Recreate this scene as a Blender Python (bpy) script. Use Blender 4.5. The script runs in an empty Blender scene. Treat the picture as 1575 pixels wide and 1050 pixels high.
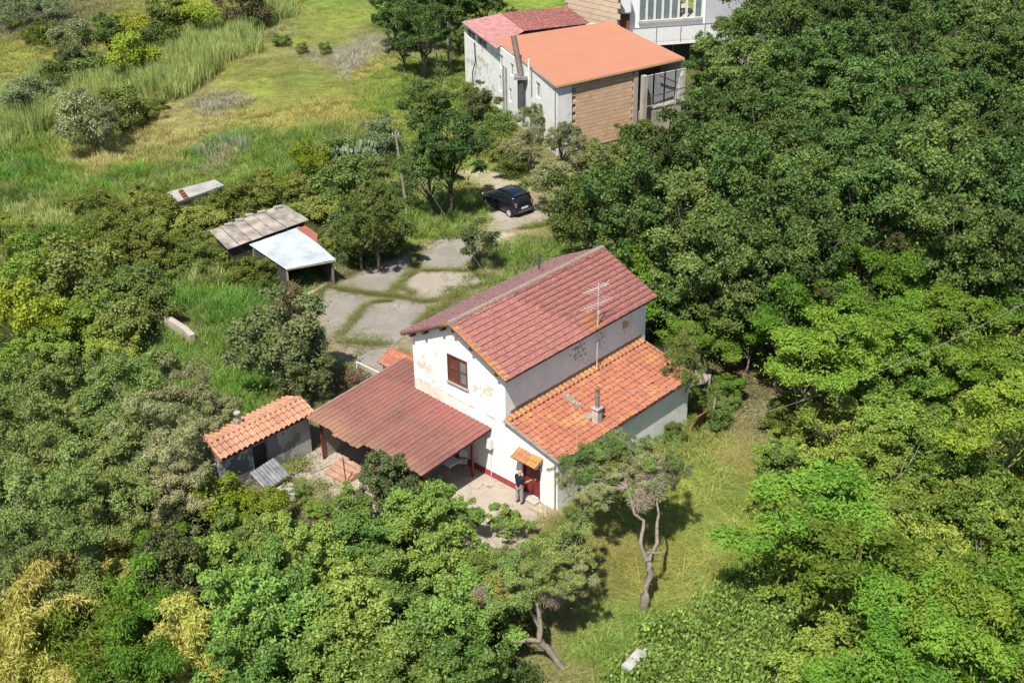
import bpy, bmesh, math, random
import numpy as np
from mathutils import Vector, Matrix
R = math.radians
random.seed(7); rng = np.random.default_rng(7)
SC = bpy.context.scene; COL = SC.collection
# ------------------------------------------------------------------ camera, sky, sun, exposure
CAM_H, PITCH, ROLL, FPX = 33.136, R(28.746), R(-.828), 1935.8
cam = bpy.data.objects.new('camera', bpy.data.cameras.new('camera')); COL.objects.link(cam)
cam.location = (0, 0, CAM_H)
cam.rotation_mode = 'QUATERNION'
cam.rotation_quaternion = (Matrix.Rotation(math.pi/2 - PITCH, 3, 'X') @ Matrix.Rotation(ROLL, 3, 'Z')).to_quaternion()
cam.data.sensor_width = 36; cam.data.lens = 36*FPX/1575; cam.data.clip_end = 3000; cam.data.clip_start = .5
SC.camera = cam
SUN_EL = R(60); sdir = Vector((-.385, -.92, 0)).normalized()*math.cos(SUN_EL) + Vector((0, 0, math.sin(SUN_EL)))
W = bpy.data.worlds.new('World'); SC.world = W; W.use_nodes = True
nt = W.node_tree; sky = nt.nodes.new('ShaderNodeTexSky'); sky.sky_type = 'NISHITA'; sky.sun_disc = False
sky.sun_elevation = SUN_EL; sky.sun_rotation = math.atan2(sdir.x, sdir.y)
nt.links.new(sky.outputs[0], nt.nodes['Background'].inputs[0]); nt.nodes['Background'].inputs[1].default_value = .085
sl = bpy.data.lights.new('sun', 'SUN'); sl.energy = 5.0; sl.angle = R(.53); sl.color = (1, .955, .88)
so = bpy.data.objects.new('sun', sl); COL.objects.link(so); so.rotation_mode = 'QUATERNION'; so.rotation_quaternion = sdir.to_track_quat('Z', 'Y')
so.location = (0, 0, 80)
SC.view_settings.view_transform = 'Standard'; SC.view_settings.look = 'None'; SC.view_settings.gamma = 1
SC.view_settings.exposure = .62
# ------------------------------------------------------------------ surveying helpers
PHI = R(43.139); HO = (-.327, 46.902)
def ray(px, py):
    x, y = px-787.5, py-525; c, s = math.cos(ROLL), math.sin(ROLL)
    X, Y = (x*c+y*s)/FPX, (-x*s+y*c)/FPX
    return Vector((X, math.cos(PITCH)-Y*math.sin(PITCH), -math.sin(PITCH)-Y*math.cos(PITCH)))
def U(px, py, z=0):
    d = ray(px, py); return Vector((0, 0, CAM_H)) + d*((z-CAM_H)/d.z)
HX = Vector((math.cos(PHI), -math.sin(PHI), 0)); HY = Vector((math.sin(PHI), math.cos(PHI), 0)); HOV = Vector((HO[0], HO[1], 0))
def toH(w): d = w-HOV; return Vector((d.dot(HX), d.dot(HY), w.z))
def Hh(px, py, z=0): return toH(U(px, py, z))
def fromH(x, y, z=0): return HOV + HX*x + HY*y + Vector((0, 0, z))
def onY(px, py, y=0):      # point of the house plane y
    d = ray(px, py); o = Vector((0, 0, CAM_H))-HOV; t = (y-o.dot(HY))/d.dot(HY); return toH(Vector((0, 0, CAM_H))+d*t)
def onX(px, py, x=0):
    d = ray(px, py); o = Vector((0, 0, CAM_H))-HOV; t = (x-o.dot(HX))/d.dot(HX); return toH(Vector((0, 0, CAM_H))+d*t)
# ------------------------------------------------------------------ object helpers
def tag(o, label=None, cat=None, group=None, kind=None):
    if label: o['label'] = label
    if cat: o['category'] = cat
    if group: o['group'] = group
    if kind: o['kind'] = kind
    return o
def empty(name, loc=(0, 0, 0), rz=0, label=None, cat=None, group=None):
    o = bpy.data.objects.new(name, None); COL.objects.link(o); o.location = loc; o.rotation_euler = (0, 0, rz); o.empty_display_size = .2
    return tag(o, label, cat, group)
def link(name, me, parent=None, loc=None, mat=None):
    o = bpy.data.objects.new(name, me); COL.objects.link(o)
    if parent: o.parent = parent
    if loc is not None: o.location = loc
    if mat is not None:
        if not me.materials: me.materials.append(mat)
    return o
class MB:
    def __init__(s): s.v = []; s.f = []; s.m = []; s.sm = []
    def add(s, vs, fs, mi=0, smooth=False):
        n = len(s.v); s.v += [tuple(v) for v in vs]; s.f += [tuple(i+n for i in f) for f in fs]; s.m += [mi]*len(fs); s.sm += [smooth]*len(fs); return s
    def box(s, c, d, rz=0, mi=0, M=None):
        x, y, z = [q/2 for q in d]; vs = [Vector((a*x, b*y, e*z)) for a in (-1, 1) for b in (-1, 1) for e in (-1, 1)]
        T = M if M else Matrix.Translation(c) @ Matrix.Rotation(rz, 4, 'Z')
        if M: T = Matrix.Translation(c) @ M
        return s.add([T @ v for v in vs], [(0, 1, 3, 2), (4, 6, 7, 5), (0, 4, 5, 1), (2, 3, 7, 6), (0, 2, 6, 4), (1, 5, 7, 3)], mi)
    def beam(s, a, b, w, h=None, mi=0):
        a, b = Vector(a), Vector(b); h = h or w; d = b-a; q = d.to_track_quat('X', 'Z').to_matrix().to_4x4()
        return s.box((a+b)/2, (d.length, w, h), mi=mi, M=q)
    def tube(s, pts, rad, n=6, mi=0, caps=True, smooth=True):
        pts = [Vector(p) for p in pts]; k = len(pts); rad = rad if hasattr(rad, '__len__') else [rad]*k; vs = []; fs = []
        for i, p in enumerate(pts):
            t = (pts[min(i+1, k-1)]-pts[max(i-1, 0)]); t = t.normalized() if t.length > 0 else Vector((0, 0, 1))
            u = t.cross(Vector((0, 0, 1)) if abs(t.z) < .9 else Vector((1, 0, 0))).normalized(); w = t.cross(u)
            for j in range(n):
                a = 2*math.pi*j/n; vs.append(p+(u*math.cos(a)+w*math.sin(a))*rad[i])
        for i in range(k-1):
            for j in range(n):
                j2 = (j+1) % n; fs.append((i*n+j, i*n+j2, (i+1)*n+j2, (i+1)*n+j))
        s.add(vs, fs, mi, smooth)
        if caps: s.add(vs[:n], [tuple(range(n))], mi); s.add(vs[-n:], [tuple(reversed(range(n)))], mi)
        return s
    def prism(s, poly, z0, z1, mi=0):          # poly: list of (x, y[, ztop])
        n = len(poly); vs = [(p[0], p[1], z0) for p in poly]+[(p[0], p[1], (p[2] if len(p) > 2 else z1)) for p in poly]
        return s.add(vs, [tuple(reversed(range(n))), tuple(range(n, 2*n))]+[(i, (i+1) % n, n+(i+1) % n, n+i) for i in range(n)], mi)
    def slab(s, quad, t, mi=0):                # slab of thickness t under a 3D polygon
        q = [Vector(p) for p in quad]; nrm = (q[1]-q[0]).cross(q[2]-q[0]).normalized()
        if nrm.z < 0: q.reverse(); nrm = -nrm
        n = len(q); vs = [p-nrm*t for p in q]+q
        return s.add(vs, [tuple(reversed(range(n))), tuple(range(n, 2*n))]+[(i, (i+1) % n, n+(i+1) % n, n+i) for i in range(n)], mi)
    def mesh(s, name):
        me = bpy.data.meshes.new(name); me.from_pydata(s.v, [], s.f)
        me.polygons.foreach_set('material_index', s.m); me.polygons.foreach_set('use_smooth', s.sm); me.update(); return me
    def build(s, name, mat, parent=None, loc=None, bevel=0):
        me = s.mesh(name)
        for m in (mat if isinstance(mat, (list, tuple)) else [mat]): me.materials.append(m)
        o = link(name, me, parent, loc)
        if bevel:
            b = o.modifiers.new('b', 'BEVEL'); b.width = bevel; b.segments = 2; b.limit_method = 'ANGLE'; b.angle_limit = R(40)
        return o
# ------------------------------------------------------------------ materials
class NT:
    def __init__(s, name):
        s.mat = bpy.data.materials.new(name); s.mat.use_nodes = True; s.t = s.mat.node_tree; s.b = s.t.nodes['Principled BSDF']; s.out = s.t.nodes['Material Output']
    def n(s, typ, **kw):
        o = s.t.nodes.new(typ)
        for k, v in kw.items(): setattr(o, k, v)
        return o
    def put(s, sock, v):
        if v is None: return
        if isinstance(v, bpy.types.NodeSocket): s.t.links.new(v, sock)
        else:
            try: sock.default_value = v
            except Exception: sock.default_value = (*v, 1) if len(v) == 3 else v
    def pos(s, kind='world'):
        if kind == 'world': return s.n('ShaderNodeNewGeometry').outputs['Position']
        return s.n('ShaderNodeTexCoord').outputs['Object']
    def noise(s, sc, det=3, vec=None, rough=.55, stretch=None):
        o = s.n('ShaderNodeTexNoise'); o.inputs['Scale'].default_value = sc; o.inputs['Detail'].default_value = det; o.inputs['Roughness'].default_value = rough
        vec = vec or s.pos()
        if stretch:
            m = s.n('ShaderNodeMapping'); m.inputs['Scale'].default_value = stretch; s.put(m.inputs['Vector'], vec); vec = m.outputs[0]
        s.put(o.inputs['Vector'], vec); return o.outputs['Fac']
    def math(s, op, a, b=None, clamp=False):
        o = s.n('ShaderNodeMath', operation=op, use_clamp=clamp); s.put(o.inputs[0], a); s.put(o.inputs[1], b); return o.outputs[0]
    def step(s, v, a, b):
        o = s.n('ShaderNodeMapRange', clamp=True); s.put(o.inputs['Value'], v); o.inputs['From Min'].default_value = a; o.inputs['From Max'].default_value = b; return o.outputs[0]
    def mix(s, f, a, b, mode='MIX'):
        o = s.n('ShaderNodeMix', data_type='RGBA', blend_type=mode); s.put(o.inputs[0], f); s.put(o.inputs[6], a); s.put(o.inputs[7], b); return o.outputs[2]
    def dist(s, vec, c):
        o = s.n('ShaderNodeVectorMath', operation='DISTANCE'); s.put(o.inputs[0], vec); o.inputs[1].default_value = c; return o.outputs['Value']
    def rnd(s): return s.n('ShaderNodeObjectInfo').outputs['Random']
    def attr(s, name, typ='GEOMETRY', out='Fac'):
        o = s.n('ShaderNodeAttribute', attribute_name=name, attribute_type=typ); return o.outputs[out]
    def bump(s, h, st=.3, d=.02):
        o = s.n('ShaderNodeBump'); o.inputs['Strength'].default_value = st; o.inputs['Distance'].default_value = d; s.put(o.inputs['Height'], h); s.put(s.b.inputs['Normal'], o.outputs[0])
    def fin(s, col, rough=.8, metal=0, spec=.3):
        s.put(s.b.inputs['Base Color'], col); s.put(s.b.inputs['Roughness'], rough); s.b.inputs['Metallic'].default_value = metal
        s.b.inputs['Specular IOR Level'].default_value = spec; return s.mat
def c4(c): return (c[0], c[1], c[2], 1)
def dark(c, k): return (c[0]*k, c[1]*k, c[2]*k, 1)
def plain(name, col, rough=.7, metal=0, var=.25, sc=3, spec=.3, bump=.0):
    t = NT(name); n = t.noise(sc, 5); c = t.mix(t.step(n, .3, .7), dark(col, 1-var), dark(col, 1+var*.5))
    n2 = t.noise(sc*9, 3); c = t.mix(t.step(n2, .4, .75), c, t.mix(.35, c, dark(col, .6)))
    if bump: t.bump(n2, bump)
    return t.fin(c, rough, metal, spec)
def leafmat(name, cols, trans=.3, rough=.5, spec=.25, hue=.02, yellow=(.22, .21, .05), yl=.02):
    t = NT(name); lr = t.attr('lr'); r = t.rnd(); nz = t.noise(.55, 3)
    lr = t.math('POWER', lr, 1.35); c = t.mix(lr, c4(cols[0]), c4(cols[1]))
    c = t.mix(t.step(t.math('ADD', nz, t.math('MULTIPLY', r, .3)), .45, .85), c, t.mix(.6, c, c4(cols[2])))
    c = t.mix(t.step(t.attr('lr2'), 1-yl, 1-yl+.001), c, c4(yellow))
    v = t.n('ShaderNodeHueSaturation'); t.put(v.inputs['Color'], c); t.put(v.inputs['Value'], t.math('ADD', .85, t.math('MULTIPLY', r, .5)))
    nh = t.noise(.9, 2); t.put(v.inputs['Hue'], t.math('ADD', t.math('ADD', .5-hue-.012, t.math('MULTIPLY', nh, .024)), t.math('MULTIPLY', t.math('FRACT', t.math('MULTIPLY', r, 7.3)), 2*hue))); v.inputs['Saturation'].default_value = 1.07
    c = v.outputs[0]
    t.fin(c, rough+.08, 0, spec*.6)
    tr = t.n('ShaderNodeBsdfTranslucent'); t.put(tr.inputs[0], t.mix(1, c, (1.25, 1.3, .55, 1), 'MULTIPLY'))
    ms = t.n('ShaderNodeMixShader'); ms.inputs[0].default_value = trans
    t.put(ms.inputs[1], t.b.outputs[0]); t.put(ms.inputs[2], tr.outputs[0]); t.put(t.out.inputs[0], ms.outputs[0]); return t.mat
def tintmat(name, k=1.0, trans=.35):
    t = NT(name); c = t.attr('tint', 'INSTANCER', 'Color'); lr = t.attr('lr')
    c = t.mix(lr, t.mix(1, c, (.55*k, .6*k, .5*k, 1), 'MULTIPLY'), t.mix(1, c, (1.25*k, 1.2*k, 1.1*k, 1), 'MULTIPLY'))
    t.fin(c, .6, 0, .2); tr = t.n('ShaderNodeBsdfTranslucent'); t.put(tr.inputs[0], c)
    ms = t.n('ShaderNodeMixShader'); ms.inputs[0].default_value = trans
    t.put(ms.inputs[1], t.b.outputs[0]); t.put(ms.inputs[2], tr.outputs[0]); t.put(t.out.inputs[0], ms.outputs[0]); return t.mat
def plaster(name, base, blotches=(), dirt=.25, extra=None, streak=True):
    t = NT(name); P = t.pos('Object'); n = t.noise(1.3, 6, P); f = t.noise(14, 4, P)
    c = t.mix(t.step(n, .35, .7), c4(base), dark(base, 1-dirt))
    if streak: c = t.mix(t.math('MULTIPLY', t.step(t.noise(1, 4, P, stretch=(5, 5, .5)), .54, .74), .24), c, c4((base[0]*.72, base[1]*.68, base[2]*.6)))
    for (ce, ra, colr, sc, th) in blotches:
        d = t.math('DIVIDE', t.dist(P, ce), ra); nn = t.noise(sc, 5, P)
        m = t.step(t.math('SUBTRACT', nn, t.math('MULTIPLY', t.math('POWER', d, 2), .22)), th, th+.03); c = t.mix(m, c, c4(colr))
    if extra: c = extra(t, P, c)
    t.bump(t.math('ADD', f, n), .25, .01); return t.fin(c, .85, 0, .15)
def tilemat(name, a, b, speck, lichen, spk=.5, world=True, spots=(), yverge=None, lick=.62):
    t = NT(name); P = t.pos('world' if world else 'Object'); r = t.rnd(); r2 = t.attr('lr')
    rr = t.math('FRACT', t.math('ADD', r, r2))
    c = t.mix(rr, c4(a), c4(b)); n1 = t.noise(15, 5, P, .75); n2 = t.noise(.8, 4, P)
    c = t.mix(t.math('MULTIPLY', t.step(n1, spk, spk+.12), .75), c, c4(speck))
    c = t.mix(t.math('MULTIPLY', t.step(t.math('ADD', n2, t.math('MULTIPLY', n1, .25)), lick, lick+.15), .7), c, c4(lichen))
    c = t.mix(t.math('MULTIPLY', t.step(t.noise(2.2, 5, P, .7), .56, .72), .45), c, dark(a, .45))
    for ce, ra, colr in spots:
        m = t.step(t.math('ADD', t.math('DIVIDE', t.dist(P, ce), ra), t.math('MULTIPLY', n1, .9)), 1.35, .95); c = t.mix(t.math('MULTIPLY', t.math('MULTIPLY', m, .55), t.step(n1, .38, .5)), c, c4(colr))
    if yverge is not None:
        sx = t.n('ShaderNodeSeparateXYZ'); t.put(sx.inputs[0], P)
        m = t.step(t.math('ADD', sx.outputs[1], t.math('MULTIPLY', n1, .9)), yverge+.75, yverge+.3); c = t.mix(t.math('MULTIPLY', m, .8), c, c4(lichen))
    t.bump(n1, .35, .01); return t.fin(c, .8, 0, .2)
M = {}
M['white_wood'] = plain('white_paint', (.75, .74, .7), .6)
M['concrete'] = plain('concrete', (.40, .36, .30), .9, var=.25, sc=1.2, bump=.3)
M['concrete_grey'] = plain('grey_concrete', (.33, .32, .30), .9, var=.35, sc=.9, bump=.4)
M['mortar'] = plain('mortar', (.30, .28, .24), .95, var=.4, sc=5)
M['dark_wood'] = plain('dark_wood', (.05, .035, .028), .8)
M['brown_shutter'] = plain('brown_shutter', (.16, .055, .035), .55, var=.2)
M['grey_shutter'] = plain('grey_shutter', (.22, .20, .19), .7)
M['red_paint'] = plain('red_paint', (.20, .028, .028), .45, var=.2)
M['red_base'] = plain('red_base', (.32, .06, .06), .8, var=.3, sc=6)
M['metal'] = plain('dull_metal', (.42, .42, .42), .45, .6)
M['bright_metal'] = plain('bright_metal', (.62, .62, .6), .5, .1)
M['cable'] = plain('cable_sheath', (.50, .42, .36), .6)
M['rust'] = plain('rust', (.20, .09, .05), .8, var=.5)
M['steel_dark'] = plain('dark_steel', (.08, .08, .085), .6)
M['bark'] = plain('bark', (.22, .18, .14), .95, var=.4, sc=6, bump=.5)
M['bark_dark'] = plain('dark_bark', (.10, .08, .06), .95, var=.4, sc=6, bump=.5)
M['twig'] = plain('dead_twig', (.33, .25, .21), .9, var=.3, sc=8)
M['old_wood'] = plain('weathered_wood', (.30, .26, .21), .9, var=.35, sc=4)
M['glass'] = plain('window_glass', (.07, .09, .10), .12, 0, var=.2, spec=.6)
M['plastic_white'] = plain('white_plastic', (.72, .72, .70), .5, var=.08)
M['rubber'] = plain('rubber', (.02, .02, .02), .8)

# ------------------------------------------------------------------ ground
S2L = lambda c: tuple(((x/255)/12.92 if x/255 < .04045 else ((x/255+.055)/1.055)**2.4) for x in c)
# survey of the ground: image position, colour seen, grass height
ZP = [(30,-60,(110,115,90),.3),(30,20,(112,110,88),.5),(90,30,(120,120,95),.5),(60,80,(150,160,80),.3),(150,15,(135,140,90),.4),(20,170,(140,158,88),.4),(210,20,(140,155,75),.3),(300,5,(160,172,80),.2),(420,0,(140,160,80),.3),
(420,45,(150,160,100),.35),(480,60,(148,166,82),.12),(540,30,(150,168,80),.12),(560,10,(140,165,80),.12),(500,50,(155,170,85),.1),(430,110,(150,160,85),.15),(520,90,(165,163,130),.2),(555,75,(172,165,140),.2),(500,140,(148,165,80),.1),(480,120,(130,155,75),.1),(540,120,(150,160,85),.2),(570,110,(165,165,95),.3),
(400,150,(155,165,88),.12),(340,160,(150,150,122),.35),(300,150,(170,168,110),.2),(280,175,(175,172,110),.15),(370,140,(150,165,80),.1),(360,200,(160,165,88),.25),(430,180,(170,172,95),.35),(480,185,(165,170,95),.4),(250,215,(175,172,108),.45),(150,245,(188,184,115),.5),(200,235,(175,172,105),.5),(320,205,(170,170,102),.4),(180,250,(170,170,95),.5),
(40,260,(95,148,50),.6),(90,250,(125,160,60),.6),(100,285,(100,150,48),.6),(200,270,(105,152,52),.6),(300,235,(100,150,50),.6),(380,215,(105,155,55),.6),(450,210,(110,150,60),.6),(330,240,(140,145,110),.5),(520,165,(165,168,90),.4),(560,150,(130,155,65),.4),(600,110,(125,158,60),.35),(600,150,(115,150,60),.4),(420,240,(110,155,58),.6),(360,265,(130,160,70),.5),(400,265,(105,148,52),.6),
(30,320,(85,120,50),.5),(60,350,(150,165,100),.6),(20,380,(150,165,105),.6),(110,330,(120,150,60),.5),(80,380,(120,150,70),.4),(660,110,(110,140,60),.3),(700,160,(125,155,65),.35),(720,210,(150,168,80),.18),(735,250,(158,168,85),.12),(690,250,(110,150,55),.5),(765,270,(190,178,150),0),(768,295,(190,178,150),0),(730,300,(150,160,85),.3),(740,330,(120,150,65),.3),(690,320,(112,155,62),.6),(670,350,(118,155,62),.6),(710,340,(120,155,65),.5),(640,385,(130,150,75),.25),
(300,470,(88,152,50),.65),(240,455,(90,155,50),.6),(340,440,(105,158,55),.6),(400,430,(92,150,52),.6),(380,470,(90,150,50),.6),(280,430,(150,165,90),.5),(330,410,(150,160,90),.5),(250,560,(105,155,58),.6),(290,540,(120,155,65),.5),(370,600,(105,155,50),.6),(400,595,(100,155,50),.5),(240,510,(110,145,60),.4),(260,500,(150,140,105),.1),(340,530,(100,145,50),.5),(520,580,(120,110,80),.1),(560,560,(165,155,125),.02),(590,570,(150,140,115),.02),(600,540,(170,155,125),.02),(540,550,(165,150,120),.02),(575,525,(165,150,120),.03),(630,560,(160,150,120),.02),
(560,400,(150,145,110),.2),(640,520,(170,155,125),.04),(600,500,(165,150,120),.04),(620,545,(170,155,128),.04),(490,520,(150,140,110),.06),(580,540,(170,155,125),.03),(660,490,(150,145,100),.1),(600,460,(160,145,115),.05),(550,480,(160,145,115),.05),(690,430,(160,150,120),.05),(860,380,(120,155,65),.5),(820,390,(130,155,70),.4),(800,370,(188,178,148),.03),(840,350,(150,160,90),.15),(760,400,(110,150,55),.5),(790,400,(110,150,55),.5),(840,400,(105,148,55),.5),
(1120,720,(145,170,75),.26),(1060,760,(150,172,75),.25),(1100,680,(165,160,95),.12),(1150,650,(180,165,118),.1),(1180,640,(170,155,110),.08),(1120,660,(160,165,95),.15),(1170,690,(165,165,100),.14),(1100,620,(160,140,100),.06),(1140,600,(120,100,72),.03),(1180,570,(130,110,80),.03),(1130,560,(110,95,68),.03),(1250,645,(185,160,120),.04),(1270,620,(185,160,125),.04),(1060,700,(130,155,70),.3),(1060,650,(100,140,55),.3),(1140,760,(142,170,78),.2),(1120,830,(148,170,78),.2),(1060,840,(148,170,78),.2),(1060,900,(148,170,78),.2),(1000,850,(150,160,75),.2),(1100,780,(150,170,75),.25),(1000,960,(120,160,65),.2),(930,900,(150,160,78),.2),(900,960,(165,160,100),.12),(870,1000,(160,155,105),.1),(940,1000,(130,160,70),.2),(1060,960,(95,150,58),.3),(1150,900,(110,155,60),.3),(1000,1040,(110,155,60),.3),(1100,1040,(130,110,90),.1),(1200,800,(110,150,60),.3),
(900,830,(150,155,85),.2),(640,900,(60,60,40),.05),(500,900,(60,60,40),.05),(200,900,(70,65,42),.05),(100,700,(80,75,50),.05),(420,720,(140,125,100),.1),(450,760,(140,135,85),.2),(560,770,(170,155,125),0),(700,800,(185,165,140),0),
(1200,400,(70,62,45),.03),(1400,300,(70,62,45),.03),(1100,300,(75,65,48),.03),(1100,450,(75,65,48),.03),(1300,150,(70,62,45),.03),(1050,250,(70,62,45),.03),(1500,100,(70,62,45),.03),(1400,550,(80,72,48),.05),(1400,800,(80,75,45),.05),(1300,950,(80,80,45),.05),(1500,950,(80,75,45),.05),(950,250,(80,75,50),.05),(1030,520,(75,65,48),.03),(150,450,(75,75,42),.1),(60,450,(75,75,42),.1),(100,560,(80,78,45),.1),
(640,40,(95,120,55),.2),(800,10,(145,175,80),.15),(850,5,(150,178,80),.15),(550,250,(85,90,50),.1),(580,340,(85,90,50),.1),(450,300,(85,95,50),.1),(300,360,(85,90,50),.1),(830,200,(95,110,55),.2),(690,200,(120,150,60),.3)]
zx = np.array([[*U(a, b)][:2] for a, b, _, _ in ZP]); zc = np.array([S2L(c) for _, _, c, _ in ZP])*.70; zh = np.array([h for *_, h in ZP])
def zone(x, y):
    x = np.asarray(x, float); y = np.asarray(y, float)
    xw = x+1.1*np.sin(y*.7+1.3*np.sin(x*.31))+.5*np.sin(y*1.9+x*1.1); yw = y+1.1*np.sin(x*.8+y*.23)+.5*np.sin(x*2.1-y*.9)
    d = (xw[:, None]-zx[:, 0])**2+(yw[:, None]-zx[:, 1])**2+.6; w = d**-2.2; w /= w.sum(1)[:, None]
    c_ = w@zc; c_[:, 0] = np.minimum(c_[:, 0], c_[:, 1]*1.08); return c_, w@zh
def T(x, y):
    x = np.asarray(x, float); y = np.asarray(y, float)
    m = np.clip((-x-13)/8, 0, 1)*np.clip((y-74)/8, 0, 1)+np.clip((y-125)/20, 0, 1)*.5+np.clip((x-24)/10, 0, 1)*.5
    return m*(.35*np.sin(x*.21+1)*np.cos(y*.17)+.2*np.sin(x*.47+y*.39)+.07*np.sin(x*1.3-y*1.1))
def T1(x, y): return float(T([x], [y])[0])
def UT(px, py, z=0):
    p = U(px, py, z); t = 0
    for _ in range(3): t = T1(p.x, p.y); p = U(px, py, z+t)
    return Vector((p.x, p.y, t))
def axis(a, b, c, d, st):
    core = np.arange(a, b, st); o1 = [a]; s = st
    while o1[-1] > c: s *= 1.35; o1.append(o1[-1]-s)
    o2 = [core[-1]]; s = st
    while o2[-1] < d: s *= 1.35; o2.append(o2[-1]+s)
    return np.array(o1[:0:-1]+list(core)+o2[1:])
gx = axis(-62, 62, -900, 900, .7); gy = axis(30, 142, -300, 1600, .7)
X, Y = np.meshgrid(gx, gy); xf, yf = X.ravel(), Y.ravel(); Z = T(xf, yf)
cols = np.zeros((len(xf), 4)); cols[:, 3] = 1
for i in range(0, len(xf), 20000): cols[i:i+20000, :3] = zone(xf[i:i+20000], yf[i:i+20000])[0]
nx, ny = len(gx), len(gy); ii = (np.arange(ny-1)[:, None]*nx+np.arange(nx-1)).ravel()
faces = np.stack([ii, ii+1, ii+nx+1, ii+nx], 1)
def npmesh(name, V, F, attrs=None, smooth=False):
    me = bpy.data.meshes.new(name); k = F.shape[1]; V = np.asarray(V, np.float32)
    me.vertices.add(len(V)); me.vertices.foreach_set('co', V.ravel())
    me.loops.add(F.size); me.loops.foreach_set('vertex_index', F.ravel().astype(np.int32))
    me.polygons.add(len(F)); me.polygons.foreach_set('loop_start', (np.arange(len(F))*k).astype(np.int32))
    me.update(calc_edges=True)
    if smooth: me.polygons.foreach_set('use_smooth', np.ones(len(F), bool))
    for n_, a in (attrs or {}).items():
        if a.ndim == 1: at = me.attributes.new(n_, 'FLOAT', 'POINT'); at.data.foreach_set('value', a.astype(np.float32))
        else: at = me.attributes.new(n_, 'FLOAT_COLOR', 'POINT'); at.data.foreach_set('color', a.astype(np.float32).ravel())
    return me
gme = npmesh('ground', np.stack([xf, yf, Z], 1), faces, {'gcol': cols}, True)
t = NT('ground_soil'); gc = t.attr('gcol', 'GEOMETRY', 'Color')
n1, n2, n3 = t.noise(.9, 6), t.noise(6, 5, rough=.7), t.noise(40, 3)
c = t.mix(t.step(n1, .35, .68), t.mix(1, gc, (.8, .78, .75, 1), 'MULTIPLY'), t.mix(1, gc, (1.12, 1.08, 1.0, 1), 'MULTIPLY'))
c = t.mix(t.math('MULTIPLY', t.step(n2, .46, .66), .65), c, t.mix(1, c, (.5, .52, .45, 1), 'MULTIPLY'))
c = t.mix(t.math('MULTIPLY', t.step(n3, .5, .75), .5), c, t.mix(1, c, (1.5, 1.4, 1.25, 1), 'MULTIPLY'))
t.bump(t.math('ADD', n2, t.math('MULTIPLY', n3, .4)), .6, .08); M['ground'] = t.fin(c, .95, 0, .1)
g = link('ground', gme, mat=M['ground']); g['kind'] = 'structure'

# ------------------------------------------------------------------ concrete drive, yard, track
def px_poly(pts, z=0): return [U(a, b, z) for a, b in pts]
def grow(P, d):
    c = sum(P, Vector())/len(P); return [p+(p-c).normalized()*d for p in P]
def ragged(poly, amp=.09, step=.35, rs=1):
    r = random.Random(rs); out = []
    for i, p in enumerate(poly):
        q = poly[(i+1) % len(poly)]; n = max(1, int((q-p).length/step))
        for k in range(n):
            w = p.lerp(q, k/n); out.append(Vector((w.x+r.uniform(-amp, amp), w.y+r.uniform(-amp, amp), w.z)))
    return out
def concmat(name, a, b, tan):
    t = NT(name); n1, n2, n3 = t.noise(.7, 6), t.noise(5, 6, rough=.7), t.noise(28, 4, rough=.7)
    c = t.mix(t.step(n1, .35, .65), c4(a), c4(b)); c = t.mix(t.math('MULTIPLY', t.step(n2, .5, .68), .6), c, c4(tan))
    c = t.mix(t.math('MULTIPLY', t.step(n3, .52, .68), .5), c, dark(a, .5)); vo = t.n('ShaderNodeTexVoronoi', feature='DISTANCE_TO_EDGE'); vo.inputs['Scale'].default_value = .55
    w = t.n('ShaderNodeVectorMath', operation='ADD'); nn = t.n('ShaderNodeTexNoise'); nn.inputs['Scale'].default_value = 2; t.put(nn.inputs['Vector'], t.pos()); t.put(w.inputs[0], t.pos()); t.put(w.inputs[1], nn.outputs['Color']); t.put(vo.inputs['Vector'], w.outputs[0])
    c = t.mix(t.math('MULTIPLY', t.step(vo.outputs['Distance'], .014, .0), t.step(n1, .42, .55)), c, dark(a, .35)); t.bump(t.math('ADD', n2, n3), .5, .02); return t.fin(c, .9, 0, .15)
M['slab'] = concmat('drive_concrete', (.20, .18, .155), (.26, .235, .20), (.30, .25, .18))
M['slab2'] = concmat('sandy_drive_concrete', (.28, .25, .20), (.32, .285, .235), (.24, .21, .17))
M['yard'] = concmat('yard_concrete', (.33, .28, .23), (.38, .325, .265), (.27, .23, .18))
drv = MB().prism([(p.x, p.y) for p in ragged(px_poly([(455,463),(500,432),(560,408),(640,378),(695,362),(740,372),(772,362),(748,322),(790,305),(842,314),(850,338),(800,352),(800,392),(752,425),(700,455),(640,500),(615,560),(560,600),(520,560),(498,515),(475,480)]), .25, .6, 5)], -.1, .012).build('driveway', plain('driveway_soil', (.27, .22, .15), .95, var=.4, sc=2, bump=.6)); drv['kind'] = 'structure'
SLABS = [[(507,435),(564,412),(600,398),(638,384),(638,412),(613,437),(589,449),(551,446),(524,441)],
 [(647,392),(672,375),(695,367),(720,372),(735,388),(730,404),(700,415.5),(655,413)],
 [(652,421),(720,419),(729,423),(700,443),(678,459),(650,461),(608,449),(630,433)],
 [(479,460),(502,444),(540,455),(564,466),(542,490),(519,517),(503,512),(502,480)],
 [(574,470),(645,465),(688,461),(662,484),(640,497),(622,512),(606,530),(560,536),(522,524),(545,495)],
 [(703,447),(731,426),(733,437),(712,450)],
 [(753,326),(790,322),(812,317),(838,318),(845,334),(816,345),(783,352),(760,352)],
 [(560,545),(600,540),(622,560),(600,590),(560,590),(540,568)]]
for i, s_ in enumerate(SLABS):
    o = MB().prism([(p.x, p.y) for p in ragged(grow(px_poly(s_), .22), .05, .3, i)], -.05, .05+.008*(i % 3)).build('concrete_slab', M['slab' if i in (0, 1, 3, 4, 7) else 'slab2'], drv)
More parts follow.
